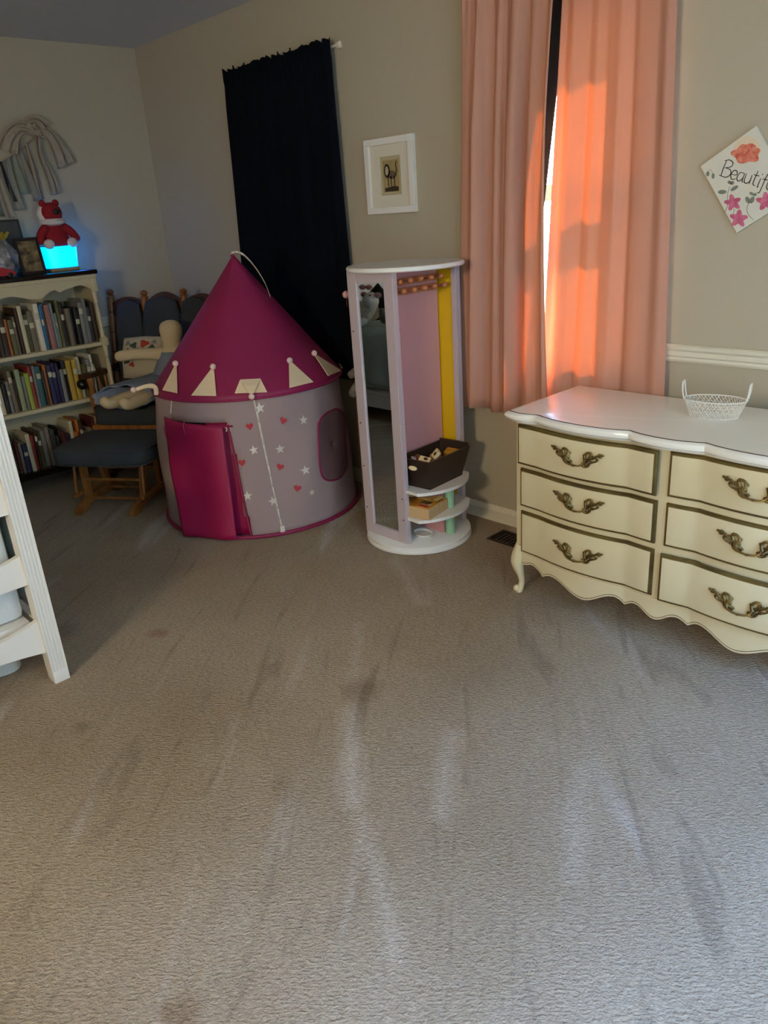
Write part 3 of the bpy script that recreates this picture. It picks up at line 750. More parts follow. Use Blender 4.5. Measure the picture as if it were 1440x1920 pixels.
# mesh window with binding
wpts = [(627, 766), (609, 776), (594, 792), (591, 815), (592, 850), (596, 880), (603, 895), (615, 900), (632, 896), (645, 885), (652, 872), (650, 850), (646, 815), (645, 790), (640, 774)]
ring_ = [(p.x, p.y) for p in smooth_curve([(*on_wall(*q), 0) for q in wpts+wpts[:1]], 3)[:-1]]; NR = len(ring_)
b = MB(); ca_ = on_wall(621, 832)
b.grid(NR, 6, lambda u, v: wp(ca_[0]+(ring_[int(round(u*NR)) % NR][0]-ca_[0])*(.02+.98*v), ca_[1]+(ring_[int(round(u*NR)) % NR][1]-ca_[1])*(.02+.98*v), .0045), True); o = b.build('window_mesh', 'tent_mesh', tt, True); mod_solid(o, .001)
MB().tube([wp(a, z, .003) for a, z in ring_], .005, 6, True).build('window_binding', 'magenta_cloth', o, True)
# door flap: hangs open to the left, curling away from the wall
b = MB()
def flap(u, v):
    z = .578*(1-v)+.012*v
    a = DOOR0-.05+.24*v*(1-u)+(DOOR1-DOOR0-.05+.02*v)*u
    bul = .010+.030*v*(1-.6*u)+.012*math.sin(u*7+v*2)*v
    x, y, _ = wp(a, z, bul)
    return (x, y, z-.02*(1-v)*u)
b.grid(26, 22, flap); o = b.build('door_flap', 'flap_cloth', tt, True, angle=180); mod_solid(o, .002)
b = MB()
b.grid(10, 14, lambda u, v: wp(DOOR1-.30+.42*u, .01+.555*v, -.014-.02*math.sin(u*PI)))
o = b.build('inner_flap', 'flap_cloth', tt, True, angle=180); mod_solid(o, .002)
b = MB(); b.tube([wp(DOOR0-.05+(DOOR1-DOOR0+.05)*i/16, .57-.018*i/16, .006) for i in range(17)], .005, 6); b.tube([wp(DOOR1-.05+.10*(1-z/.56), z, .004) for z in [.02+.54*i/14 for i in range(15)]], .006, 6)
b.build('door_binding', 'magenta_cloth', tt, True)
for a, z in ((DOOR0-.03, .54), (DOOR0+.30, .575)):
    b = MB(); p = wp(a, z, .008); b.tube(smooth_curve([p, (p[0]*1.02, p[1]*1.03, z-.02), (p[0]*1.015, p[1]*1.02, z-.06)], 4), .003, 5); b.build('tie', 'flap_cloth', tt)
# printed stars and hearts
def decal(poly, a, z, size, m, nm, rot=0):
    c, s = math.cos(rot), math.sin(rot); b = MB(); pts = []
    for (u, w) in poly:
        x, y = (u*c-w*s)*size, (u*s+w*c)*size
        pts.append(wp(a+x/TRB, z+y, .0022))
    b.add([wp(a, z, .0022)]+pts, [(0, i+1, (i+1) % len(pts)+1) for i in range(len(pts))])
    return b.build(nm, m, tt)
STAR = [((1 if i % 2 == 0 else .40)*math.sin(PI*i/5), (1 if i % 2 == 0 else .40)*math.cos(PI*i/5)) for i in range(10)]
HEART = [(16*math.sin(t)**3/17, (13*math.cos(t)-5*math.cos(2*t)-2*math.cos(3*t)-math.cos(4*t))/17) for t in [2*PI*i/24 for i in range(24)]]
for x, y, sz, r in ((487, 765, .028, .1), (567, 787, .024, -.1), (427, 803, .022, .0), (476, 845, .025, .15), (525, 842, .025, .0), (569, 880, .026, .1), (464, 930, .025, .0), (512, 940, .025, .2), (582, 922, .018, .0)):
    decal(STAR, *on_wall(x, y), sz, 'print_white', 'star', r)
for x, y, r in ((468, 800, .1), (530, 788, -.5), (453, 869, 0), (526, 876, -.4), (557, 915, -.3), (641, 738, 0), (662, 803, 0), (664, 884, 0)):
    decal(HEART, *on_wall(x, y), .020, 'print_red', 'heart', r)
# felt triangles with pompoms standing over the eave
def tri(p0, p1, tip, flop=None):
    A0, B0, T0 = (on_tent(*q, True, .010) for q in (p0, p1, tip))
    c = ((A0+B0)/2); c.z = 0; c.normalize(); n = 6; vs = []
    for i in range(n+1):
        f = i/n
        if flop:
            C0, D0 = (on_tent(*q, True, .010) for q in flop); E0 = (A0+B0)/2+c*.02+Vector((0, 0, -.012))
            if f <= .5: aa = A0.lerp(C0, f*2); bb = B0.lerp(D0, f*2)
            else: g = f*2-1; aa = C0.lerp(E0, g)+c*.016*math.sin(g*PI); bb = D0.lerp(E0, g)+c*.016*math.sin(g*PI)
        else: aa = A0.lerp(T0, f*.97); bb = B0.lerp(T0, f*.97)
        vs += [aa+c*.007, bb+c*.007]
    b = MB(); b.add(vs, [(2*i, 2*i+1, 2*i+3, 2*i+2) for i in range(n)]); o = b.build('felt_crown_point', 'felt_cream', tt); mod_solid(o, .003)
    MB().ball((vs[-1]+vs[-2])/2+c*.004, .0145, (1, 1, 1), 12, 8).build('pompom', 'pompom', o, True)
tri((307, 731), (335, 737), (333, 679)); tri((360, 741), (407, 742), (402, 685)); tri((440, 737), (501, 735), (470, 690), ((450, 711), (488, 709)))
tri((541, 727), (586, 716), (540, 674)); tri((613, 705), (637, 695), (584, 661)); tri((640, 692), (646, 684), (607, 634))
# flopped point at the far left sticks out sideways
b = MB(); a = CAMA-1.16; c = Vector((math.cos(a), math.sin(a), 0)); t = Vector((-math.sin(a), math.cos(a), 0)); r = TRE+.018
p = c*r+Vector((0, 0, ZE-.005)); q = p+Vector((0, 0, .035))-t*.0
b.tube(smooth_curve([p, q, q+c*.03-t*.015+Vector((0, 0, .01)), q+c*.085-t*.03+Vector((0, 0, .0))], 4), [.012]*4+[.012]*4+[.010]*4+[.006], 8); o = b.build('felt_crown_point', 'felt_cream', tt, True)
MB().ball(q+c*.095-t*.032, .014, (1, 1, 1), 12, 8).build('pompom', 'pompom', o, True)
# ribbon loop at the apex
b = MB(); n = 20
pts = smooth_curve([(.004, 0, ZA-.005), (.015, -.005, ZA+.012), (.06, .02, ZA+.005), (.10, .05, ZA-.05), (.13, .08, ZA-.13), (.15, .09, ZA-.20)], 5)
for i in range(len(pts)-1):
    p, q = pts[i], pts[i+1]; s = Vector((.35, -.35, .55)).normalized()*.009
    b.add([p-s, p+s, q+s, q-s], [(0, 1, 2, 3)])
o = b.build('hanging_ribbon', 'tape_white', tt, True); mod_solid(o, .0015)
MB().ball((0.006, 0, ZA), .010, (1.2, 1, .8), 10, 8).build('apex_cap', 'magenta_cloth', tt, True)

# ------------------------------------------------------------------ bookcase against the left wall
BX0, BX1, BY0, BY1 = XL+.006, -4.55, 1.02, 2.035
bc = thing('bookcase', 'cream bookcase with black top, turned columns and scalloped frieze', 'bookcase', (BX0, (BY0+BY1)/2, 0))
def bl(b): b.v = [(p[0]-BX0, p[1]-(BY0+BY1)/2, p[2]) for p in b.v]; return b
for ya, yb in ((BY0, BY0+.02), (BY1-.02, BY1)): bl(MB().box(BX0, BX1-.03, ya, yb, .10, 1.19)).build('side_panel', 'bookcase_cream', bc)
bl(MB().box(BX0, BX0+.008, BY0+.02, BY1-.02, .10, 1.19)).build('back_panel', 'bookcase_cream', bc)
for z in (.80, .483, .125): bl(MB().box(BX0+.008, BX1+.004, BY0+.02, BY1-.02, z-.022, z, .003)).build('shelf', 'bookcase_cream' if z > .2 else 'bookcase_top', bc)  # lowest board black: shade under the books put into its colour
bl(MB().box(BX0, BX1+.012, BY0-.012, BY1+.018, 1.19, 1.215, .006)).build('top', 'bookcase_top', bc)
bl(MB().box(BX0, BX1+.006, BY0-.004, BY1+.006, 1.168, 1.19, .004)).build('cornice', 'bookcase_cream', bc)
# scalloped frieze
n = 120; b = MB()
def frieze(y):
    t = (y-BY0)/(BY1-BY0); u = abs(t-.5)*2
    K_ = [(0, 1.118), (.30, 1.085), (.50, 1.125), (.56, 1.108), (.60, 1.12), (.80, 1.135), (.97, 1.10), (1, 1.09)]
    for (a, za), (c, zc) in zip(K_, K_[1:]):
        if u <= c:
            f = (u-a)/(c-a); return za+(zc-za)*(.5-.5*math.cos(PI*f))
    return 1.09
for i in range(n):
    ya = BY0+.02+(BY1-BY0-.045)*i/n; yb = BY0+.02+(BY1-BY0-.045)*(i+1)/n; za, zb = frieze(ya), frieze(yb)
    v = [(x, y, z) for x in (BX1-.018, BX1) for (y, z) in ((ya, za), (yb, zb), (yb, 1.168), (ya, 1.168))]
    b.add(v, [(0, 1, 2, 3), (4, 7, 6, 5), (0, 4, 5, 1), (3, 2, 6, 7)])
bl(b).build('frieze', 'bookcase_cream', bc, True)
def column(y):
    b = MB()
    pr = lambda z0, z1: [(.016, z0), (.018, z0+.01), (.012, z0+.02), (.014, z0+.04), (.009, z0+.06), (.015, (z0+z1)/2), (.009, z1-.07), (.016, z1-.06), (.012, z1-.05), (.016, z1-.035), (.013, z1-.02), (.017, z1-.008), (.017, z1)]
    for z0, z1 in ((.82, 1.09), (.505, .775), (.145, .458)): b.lathe(pr(z0, z1), (BX1-.008, y, 0), 14)
    for z0, z1 in ((.775, .82), (.458, .505), (.10, .145), (1.09, 1.168)): b.box(BX1-.028, BX1+.012, y-.02, y+.02, z0, z1, .003)
    bl(b).build('column', 'bookcase_cream', bc, True)
column(BY1-.02); column(BY0+.02)
bl(MB().box(BX0, BX1, BY0, BY1, .085, .103, .003)).build('shaded_bottom_rail', 'bookcase_top', bc)  # black band paints the rail together with its shadow
for x in (BX1-.03, BX0+.03):
    for y in (BY0+.03, BY1-.03): bl(MB().lathe([(.018, 0), (.026, .02), (.026, .05), (.016, .07), (.018, .086)], (x, y, 0), 14)).build('bun_foot', 'bookcase_top', bc, True)

# books: spine towards the room, one thing each
def book(yc, z, w, h, dep, colr, label, group, lean=0, name='book'):
    m = mat('book_'+colr, colr, .55)
    o = bpy.data.objects.new(name, None); COL.objects.link(o); o.empty_display_size = .05
    x1 = -4.575-random.uniform(0, .03); o.location = (x1, yc, z)
    c = MB()
    t = .0022
    c.box(-dep, 0, -w/2, -w/2+t, 0, h); c.box(-dep, 0, w/2-t, w/2, 0, h)
    # rounded spine
    n = 5; pts = [(.004*math.cos(a), w/2*math.sin(a)) for a in [(-PI/2+PI*i/n) for i in range(n+1)]]
    poly = [(p[0], p[1]) for p in pts]+[(-.003, w/2-.0005), (-.003, -w/2+.0005)]
    c.prism(poly, lambda x, y: (x, y, 0), lambda x, y: (x, y, h))
    c.build('cover', m, o)
    MB().box(-dep+.004, -.003, -w/2+t, w/2-t, .003, h-.004).build('pages', mat('pages', 'c9bd9c', .9), o)
    if random.random() < .45 and w > .014:
        hb = h*random.uniform(.55, .75)
        MB().prism([(.0046*math.cos(a), w/2*.98*math.sin(a)) for a in [(-PI/2+PI*i/5) for i in range(6)]], lambda x, y: (x, y, hb), lambda x, y: (x, y, hb+h*.13)).build('spine_label', mat('label_'+random.choice(('c9c0a4', '8a8f8e', '2a2622', '9a7f3c')), 'b9b095', .7), o)
    o.rotation_euler = (lean, 0, 0)
    return tag(o, label, 'book', group)
ORD = ['first', 'second', 'third', 'fourth', 'fifth', 'sixth', 'seventh', 'eighth', 'ninth', 'tenth', 'eleventh', 'twelfth', 'thirteenth', 'fourteenth', 'fifteenth', 'sixteenth', 'seventeenth', 'eighteenth', 'nineteenth', 'twentieth', 'twenty-first', 'twenty-second', 'twenty-third', 'twenty-fourth', 'twenty-fifth', 'twenty-sixth', 'twenty-seventh', 'twenty-eighth', 'twenty-ninth', 'thirtieth']
CN = {'k': ('black', '1d1b1e'), 'b': ('dark brown', '3a2618'), 'd': ('dark slate', '33363c'), 'g': ('grey', '77756f'), 'c': ('cream', 'c2b592'), 't': ('taupe', '6f6452'), 'o': ('orange', 'b8682a'), 'B': ('blue', '1f5f8c'), 'p': ('dusty pink', '9a6a62'), 'l': ('pale green', '8d9672'), 's': ('blue-grey', '6f7f8c'), 'y': ('yellow', 'b08f34'), 'n': ('navy', '23264a'), 'P': ('purple', '3a2a50'), 'r': ('red', '8c2a22'), 'v': ('olive', '5a5432'), 'w': ('white', 'd2ccb8'), 'T': ('teal', '2d5a5c'), 'Y': ('lime', '8e9a34'), 'R': ('dark red', '571c1a')}
def row(codes, z, ystart, shelf, hmin, hmax, skip=()):
    y = ystart
    for i, c in enumerate(codes):
        w = random.uniform(.013, .030); h = random.uniform(hmin, hmax)
        if c in 'BwcsP': h = hmax-random.uniform(0, .02)
        if c == 'o': w = .015
        lean = random.uniform(0, .035) if i % 5 else 0
        y -= w/2+.001+h*math.sin(lean)*.0
        nm, colr = CN[c]
        ht = 'tall' if h > (hmin+hmax)/2 else 'short'; tk = 'thick' if w > .021 else 'thin'
        book(y, z, w, h, random.uniform(.15, .21), colr, f'{ht} {tk} {nm} upright book, {ORD[i]} from the right on the {shelf} shelf', f'books on the {shelf} shelf', -lean*.6)
        y -= w/2+.0015
row('bdggkdtkvlspgBwtvcbtvobbkgtc', .80, 2.005, 'top', .19, .265)
row('wgvcyykgnPnobTgrYglbtgkcpdg', .483, 1.93, 'middle', .17, .25)
row('yvcRgtboocnRbkdtgvbrcntRbgk', .125, 1.94, 'bottom', .15, .24)
# book leaning over the gap at the end of the middle shelf
b_ = book(1.965, .487, .018, .19, .17, 'b9ad8c', 'cream book leaning sideways beside the glider armrest on the middle shelf', 'books on the middle shelf', .20)
gl = tag(MB().ball((0, 0, .033), .033, (1, 1, 1), 20, 14).build('ball', 'black_plastic', None, True, loc=(-4.585, 1.962-.0, .70)), 'glossy black ball', 'ball')
bpy.data.objects.remove(gl)

# things on top of the bookcase
lp = thing('night_light', 'glowing blue night light with a red plush bear sitting on top', 'lamp', (-4.70, 1.915, 1.215), PI/2)
MB().box(-.085, .085, -.055, .055, 0, .022, .006).build('base', 'lamp_base', lp)
mat('blue_glow', '18c8ff', .4, emit='00a8ff', estr=1.5)
b = MB(); NN = 28
def glow(u, v):
    a = 2*PI*u; sx_, sy_ = .088+.012*v, .060+.006*v; p = 3.2
    cx, cy = math.cos(a), math.sin(a); k = (abs(cx)**p+abs(cy)**p)**(-1/p)
    return (sx_*cx*k, sy_*cy*k, .022+.118*v)
b.grid(NN, 6, glow, True)
b.f += [tuple(range(NN-1, -1, -1)), tuple(5*NN+i for i in range(NN))]
b.build('glowing_body', 'blue_glow', lp, True)
o = light('night_light_glow', 'POINT', (.11, -.02, .10), (0, 0, 0), .9, (.03, .22, 1), shadow_soft_size=.05); o.parent = lp
bd = MB().lathe([(.004, .138), (.075, .14), (.080, .17), (.068, .21), (.050, .25), (.03, .27)], n=20, sy=.75).build('bear_body', 'bear_red', lp, True)
for s in (-1, 1):
    MB().tube(smooth_curve([(s*.045, -.01, .245), (s*.085, -.02, .215), (s*.105, -.03, .18)], 4), [.026]*4+[.024]*4+[.022], 10).ball((s*.105, -.03, .178), .024).build('bear_arm', 'bear_red', bd, True)
    MB().ball((s*.068, -.055, .155), .030, (1, .9, .9)).build('bear_foot', 'bear_white', bd, True)
    MB().ball((s*.038, 0, .372), .020, (1, .7, 1)).build('bear_ear', 'bear_red', bd, True)
MB().ball((0, 0, .318), .062, (1.0, .9, .95), 20, 14).build('bear_head', 'bear_red', lp, True)
MB().lathe([(.045, .252), (.068, .262), (.074, .275), (.064, .288), (.05, .29)], n=22, sy=.85).build('bear_ruff', 'bear_white', lp, True)
MB().ball((-.004, .016, .312), .070, (1.0, .8, .95), 20, 14).build('bear_hood', 'bear_white', lp, True)
MB().ball((.012, -.054, .325), .018, (1.3, .7, .9), 12, 8).build('bear_nose', 'dark_nose', lp, True)

pf = thing('photo_frame', 'small black standing photo frame on the bookcase beside the night light', 'picture frame', (-4.64, 1.725, 1.215), PI/2)
pfm = Matrix.Rotation(-.16, 4, 'X')
b = MB(); b.box(-.068, -.052, -.012, 0, 0, .20).box(.052, .068, -.012, 0, 0, .20).box(-.052, .052, -.012, 0, 0, .018).box(-.052, .052, -.012, 0, .182, .20); b.xf(pfm).build('frame', 'photo_dark', pf)
mat('photo_sepia', '3c342a', .25, col2='8f7a56', nscale=22)
MB().box(-.052, .052, -.006, -.003, .018, .182).xf(pfm).build('photo', 'photo_sepia', pf)
MB().prism([(.02, .10), (.02, .108), (.075, .004), (.075, 0)], lambda y, z: (-.02, y, z), lambda y, z: (.02, y, z)).build('stand', 'photo_dark', pf)
bp_ = thing('framed_print', 'large dark grey print leaning on the wall above the bookcase', 'picture', (-4.775, 1.565, 1.215), PI/2)
m_ = Matrix.Rotation(-.14, 4, 'X')
b = MB(); b.box(-.20, .20, -.012, 0, 0, .012).box(-.20, .20, -.012, 0, .29, .302).box(-.20, -.188, -.012, 0, .012, .29).box(.188, .20, -.012, 0, .012, .29); b.xf(m_).build('frame', 'tulle_dark', bp_)
mat('print_grey', '4b4c48', .5, col2='3c3d3b', nscale=4)
MB().box(-.188, .188, -.008, -.004, .012, .29).xf(m_).build('print', 'print_grey', bp_)
# cellophane wrapped bundle and a red toy at the frame's edge
mat('cellophane', '8d8f96', .18, col2='55575c', nscale=30, bump=.6, bscale=40)
gb = thing('gift_bundle', 'crinkled clear wrapped bundle beside the black photo frame', 'gift', (-4.68, 1.60, 1.215))
def crink(u, v):
    a = 2*PI*u; r = (.055+.010*math.sin(5*a+3*v))*(.7+.5*math.sin(PI*min(v*1.1, 1)))*(1-.55*max(0, v-.7)/.3)
    return (r*math.cos(a), r*math.sin(a), .20*v)
b = MB(); b.grid(24, 10, crink, True); b.f += [tuple(range(23, -1, -1)), tuple(9*24+i for i in range(24))]; b.build('wrapped_body', 'cellophane', gb, True)
b = MB()
for i in range(7):
    a = 2*PI*i/7; b.tube([(0, 0, .185), (.03*math.cos(a), .03*math.sin(a), .215), (.05*math.cos(a), .05*math.sin(a), .235)], [.004, .010, .004], 5)
mat('bow_yellow', 'a8963a', .5)
b.build('bow', 'bow_yellow', gb, True)
rt = thing('toy_car', 'red toy with a sloping front at the left end of the black bookcase top', 'toy', (-4.60, 1.52, 1.215), PI/2)
mat('toy_red', 'a3161a', .35)
MB().prism([(-.09, .012), (.075, .012), (.085, .022), (.05, .045), (.01, .058), (-.09, .058)], lambda x, z: (x, -.03, z), lambda x, z: (x, .03, z)).build('body', 'toy_red', rt)
for x in (-.05, .05):
    for s in (-1, 1): MB().lathe([(.014, 0), (.014, .008), (.006, .009)], (x, s*.026, .014), 14, (0, s, 0)).build('wheel', 'black_plastic', rt)

# fabric garland on the left wall
ga = thing('fabric_garland', 'rag and tulle garland with a bow on the wall above the bookcase', 'garland', (XL, 1.85, 1.9))
def gw(y, z, x=.02): return Vector((x, y-1.85, z-1.9))
MB().tube(smooth_curve([gw(1.20, 1.66), gw(1.45, 1.70), gw(1.72, 1.80), gw(1.99, 1.955)], 6), .005, 6).build('cord', 'tulle_beige', ga)
rnd = random.Random(9)
for i in range(13):
    y = 1.40+i*.043; z = 1.70+(y-1.45)*.40+.02*(y > 1.8); ln = rnd.uniform(.20, .30); w = rnd.uniform(.020, .034)
    m = ['tulle_grey', 'tulle_beige', 'tulle_sage', 'tulle_dark'][[0, 1, 2, 0, 3, 1, 2, 1, 3, 0, 2, 0, 1][i]]
    if m == 'tulle_dark': w *= .4
    sw = rnd.uniform(.0, .05)
    def strip(u, v, y=y, z=z, ln=ln, w=w, sw=sw, i=i):
        return gw(y+sw*v+(u-.5)*2*w*(.5+.7*v), z-ln*v, .022+.012*math.sin(u*6+i)+.008*math.sin(v*5+i))
    o = MB().grid(7, 9, strip).build('fabric_strip', m, ga, True, angle=180); mod_solid(o, .002)
bw = MB().ball(gw(1.99, 1.965, .03), .022, (1, 1.2, 1)).build('bow_knot', 'tulle_beige', ga, True)
def ribbon(path, w0, w1):
    P = smooth_curve([(0, y, z) for y, z in path], 6); n = len(P)
    def fn(u, v):
        i = min(int(round(v*(n-1))), n-1); p = P[i]; t = (P[min(i+1, n-1)]-P[max(i-1, 0)]).normalized(); q = Vector((0, -t.z, t.y)); w = w0+(w1-w0)*v
        c = p+q*(u-.5)*w
        return gw(c.y, c.z, .026+.014*math.sin(u*11+v*3)+.02*math.sin(v*PI))
    o = MB().grid(12, n, fn).build('bow_loop', 'tulle_beige', bw, True, angle=180); mod_solid(o, .002)
ribbon([(1.985, 1.965), (1.90, 1.99), (1.83, 1.94), (1.80, 1.87)], .05, .10)
ribbon([(1.995, 1.965), (2.04, 1.96), (2.08, 1.89), (2.115, 1.79)], .05, .11)
ribbon([(1.985, 1.97), (1.95, 2.01), (2.0, 2.02), (2.04, 1.985)], .05, .08)
ribbon([(1.985, 1.96), (1.97, 1.85), (2.0, 1.74), (2.02, 1.64)], .03, .06)

# ------------------------------------------------------------------ glider chair and ottoman
GA = math.radians(33)
gc = thing('glider_chair', 'wooden glider rocking chair with slate blue cushions beside the bookcase', 'chair', (-4.295, 2.137, 0), GA)
def cushion(name, x0, x1, y0, y1, z0, z1, m, parent, r=.035, bulge=.02):
    # puffed box with piping
    b = MB(); nx, ny = 12, 10
    def top(u, v): 
        ex = min(1, 6*min(u, 1-u)); ey = min(1, 6*min(v, 1-v)); k = math.sin(ex*PI/2)*math.sin(ey*PI/2)
        return k
    bm = bmesh.new(); bmesh.ops.create_cube(bm, size=1); bmesh.ops.subdivide_edges(bm, edges=bm.edges[:], cuts=7, use_grid_fill=True)
    for v in bm.verts:
        q = v.co*2; p = 7; n = (abs(q.x)**p+abs(q.y)**p+abs(q.z)**p)**(1/p); q = q/n*1.0
        puff = (1-q.x**4)*(1-q.y**4)
        v.co = Vector(((x0+x1)/2+q.x*(x1-x0)/2, (y0+y1)/2+q.y*(y1-y0)/2, (z0+z1)/2+q.z*((z1-z0)/2+bulge*puff)))
    me = bpy.data.meshes.new(name); bm.to_mesh(me); bm.free(); me.materials.append(MATS[m]); me.shade_smooth()
    o = bpy.data.objects.new(name, me); COL.objects.link(o); o.parent = parent
    for z in (z0+.012, z1-.012):
        pts = []
        for i in range(48):
            a = 2*PI*i/48; p = 7; cx, cy = math.cos(a), math.sin(a); k = (abs(cx)**p+abs(cy)**p)**(-1/p)*.993
            pts.append(((x0+x1)/2+cx*k*(x1-x0)/2, (y0+y1)/2+cy*k*(y1-y0)/2, z))
        MB().tube(pts, .005, 6, True).build('piping', m, o, True)
    return o
cushion('seat_cushion', -.30, .30, -.24, .20, .345, .455, 'glider_fabric', gc)
MB().box(-.31, .31, -.22, .22, .315, .345, .004).build('seat_frame', 'oak_wood', gc)
def bk_y(z): return .215+(z-.42)*.20
def post(x, ztop, name='back_post', rings=True):
    b = MB(); z = .34; prof = []
    P = []
    n = int((ztop-.06-.34)/.03)
    pts = [Vector((x, bk_y(z_), z_)) for z_ in [.34+(ztop-.05-.34)*i/40 for i in range(41)]]
    rr = [.0215 if (i % 7) else .0165 for i in range(41)]
    b.tube(pts, rr, 12)
    c = Vector((x, bk_y(ztop-.03), ztop-.05))
    b.lathe([(.016, 0), (.024, .004), (.024, .010), (.014, .016), (.022, .026), (.024, .034), (.018, .044), (.004, .050)], c, 14)
    o = b.build(name, 'oak_wood', gc, True)
    for i in range(7, 40, 7): MB().lathe([(.0222, -.003), (.0222, .003)], pts[i], 12).build('turned_ring', 'dark_oak', o)
    return o
for x, z in ((-.37, 1.075), (-.135, 1.06), (.135, 1.06), (.37, 1.075)): post(x, z)
# crest rail: three arches
def arch(x0, x1, zb, rise):
    b = MB(); n = 16; 
    for i in range(n):
        a, c = i/n, (i+1)/n; xa, xb = x0+(x1-x0)*a, x0+(x1-x0)*c; za, zb_ = zb+rise*math.sin(PI*a), zb+rise*math.sin(PI*c)
        v = [(x, bk_y(z)+dy, z) for dy in (-.012, .012) for (x, z) in ((xa, zb-.08), (xb, zb-.08), (xb, zb_), (xa, za))]
        b.add(v, [(0, 1, 2, 3), (4, 7, 6, 5), (0, 4, 5, 1), (3, 2, 6, 7)])
    b.build('crest_rail', 'dark_oak', gc)
arch(-.355, -.15, .995, .03); arch(-.12, .12, .99, .055); arch(.15, .355, .995, .03)
for i in range(8): 
    x = -.30+i*.6/7
    if abs(abs(x)-.135) > .03: MB().tube([(x, bk_y(.36), .36), (x, bk_y(.95), .95)], .009, 8).build('spindle', 'oak_wood', gc, True)
# back cushion in three upholstered sections, tied to the posts
def back_pad(x0, x1, z0, z1):
    b = MB()
    def fn(u, v):
        a = 2*PI*u; p = 5; cx, cy = math.cos(a), math.sin(a); k = (abs(cx)**p+abs(cy)**p)**(-1/p)
        w = math.sin(PI*(.04+.92*v))**.35
        z = z0+(z1-z0)*v+(.025*math.sin(PI*((cx*k)*.5+.5)) if v > .6 else 0)*v
        return ((x0+x1)/2+cx*k*(x1-x0)/2*(.55+.45*w), bk_y(z)-.045+cy*k*.032*w, z)
    b.grid(28, 14, fn, True); b.f += [tuple(range(27, -1, -1)), tuple(13*28+i for i in range(28))]
    b.build('back_cushion', 'glider_fabric', gc, True, angle=70)
back_pad(-.318, -.126, .44, .985); back_pad(-.134, .134, .44, .995); back_pad(.126, .318, .44, .985)
for s in (-1, 1):
    b = MB(); b.add([], [])
    pl = [(s*.335, .27), (s*.35, .12), (s*.365, .0), (s*.385, -.09), (s*.395, -.13), (s*.355, -.145), (s*.325, -.10), (s*.315, -.0), (s*.31, .1), (s*.31, .27)]
    if s > 0: pl = pl[::-1]
    b.prism(pl, lambda x, y: (x, y, .605), lambda x, y: (x, y, .632)); b.build('armrest', 'dark_oak', gc)
    b = MB(); b.lathe([(.020, .30), (.022, .33), (.015, .36), (.020, .40), (.026, .47), (.017, .55), (.024, .58), (.020, .606)], (s*.345, -.09, 0), 14); b.build('arm_post', 'oak_wood', gc, True)
    for y in (-.02, .05, .12): MB().tube([(s*.335, y, .33), (s*.335, y, .61)], .008, 8).build('arm_spindle', 'oak_wood', gc, True)
    # glide base: floor runner, uprights and swing links
    MB().prism([(-.27, 0), (-.27, .03), (-.20, .06), (.20, .06), (.27, .03), (.27, 0), (.18, 0), (.15, .02), (-.15, .02), (-.18, 0)], lambda y, z: (s*.26-.016, y, z), lambda y, z: (s*.26+.016, y, z)).build('floor_runner', 'dark_oak', gc)
    for y in (-.15, .15): MB().tube([(s*.26, y*.9, .05), (s*.26, y*.6, .27)], .016, 10).build('upright', 'oak_wood', gc, True)
    MB().box(s*.26-.014, s*.26+.014, -.15, .15, .25, .285, .003).build('top_rail', 'oak_wood', gc)
    for y in (-.17, .17): MB().box(s*.295-.008, s*.295+.008, y-.02, y+.02, .10, .33, .003).build('swing_link', 'oak_wood', gc)
MB().tube([(-.26, 0, .045), (.26, 0, .045)], .014, 10).build('stretcher', 'oak_wood', gc, True)
# dark knob ball under the armrest end
MB().ball((-.385, -.120, .572), .033, (1, 1, 1), 18, 12).build('arm_knob', 'black_plastic', gc, True)

ot = thing('ottoman', 'gliding ottoman with slate blue cushion and oak trestle in front of the glider', 'ottoman', (-3.945, 1.698, 0), GA)
o = cushion('cushion', -.285, .275, -.215, .205, .265, .365, 'glider_fabric', ot, bulge=.012)
MB().box(-.20, .20, -.14, .14, .245, .268, .003).build('seat_board', 'dark_oak', ot)
for s in (-1, 1):
    MB().prism([(-.23, 0), (-.235, .022), (-.17, .055), (-.05, .075), (.05, .075), (.17, .055), (.235, .022), (.23, 0), (.16, 0), (.11, .03), (-.11, .03), (-.16, 0)], lambda y, z: (s*.165-.015, y, z), lambda y, z: (s*.165+.015, y, z)).build('floor_runner', 'oak_wood', ot)
    for y in (-1, 1):
        MB().add([(s*.165-.013, y*.10-.02, .05), (s*.165+.013, y*.10-.02, .05), (s*.165+.013, y*.10+.02, .05), (s*.165-.013, y*.10+.02, .05), (s*.185-.013, y*.075-.02, .25), (s*.185+.013, y*.075-.02, .25), (s*.185+.013, y*.075+.02, .25), (s*.185-.013, y*.075+.02, .25)], [(3, 2, 1, 0), (4, 5, 6, 7), (0, 1, 5, 4), (1, 2, 6, 5), (2, 3, 7, 6), (3, 0, 4, 7)]).build('leg', 'oak_wood', ot)
        MB().tube([(s*.205, y*.15, .085), (s*.205, y*.12, .255)], .008, 8).build('swing_link', 'oak_wood', ot, True)
    MB().box(s*.205-.008, s*.205+.008, -.17, .17, .075, .10, .002).build('glide_rail', 'oak_wood', ot)
for y, z in ((-.105, .165), (.105, .165), (-.09, .05), (.09, .05)): MB().tube([(-.17, y, z), (.17, y, z)], .0085, 8).build('stretcher', 'oak_wood', ot, True)

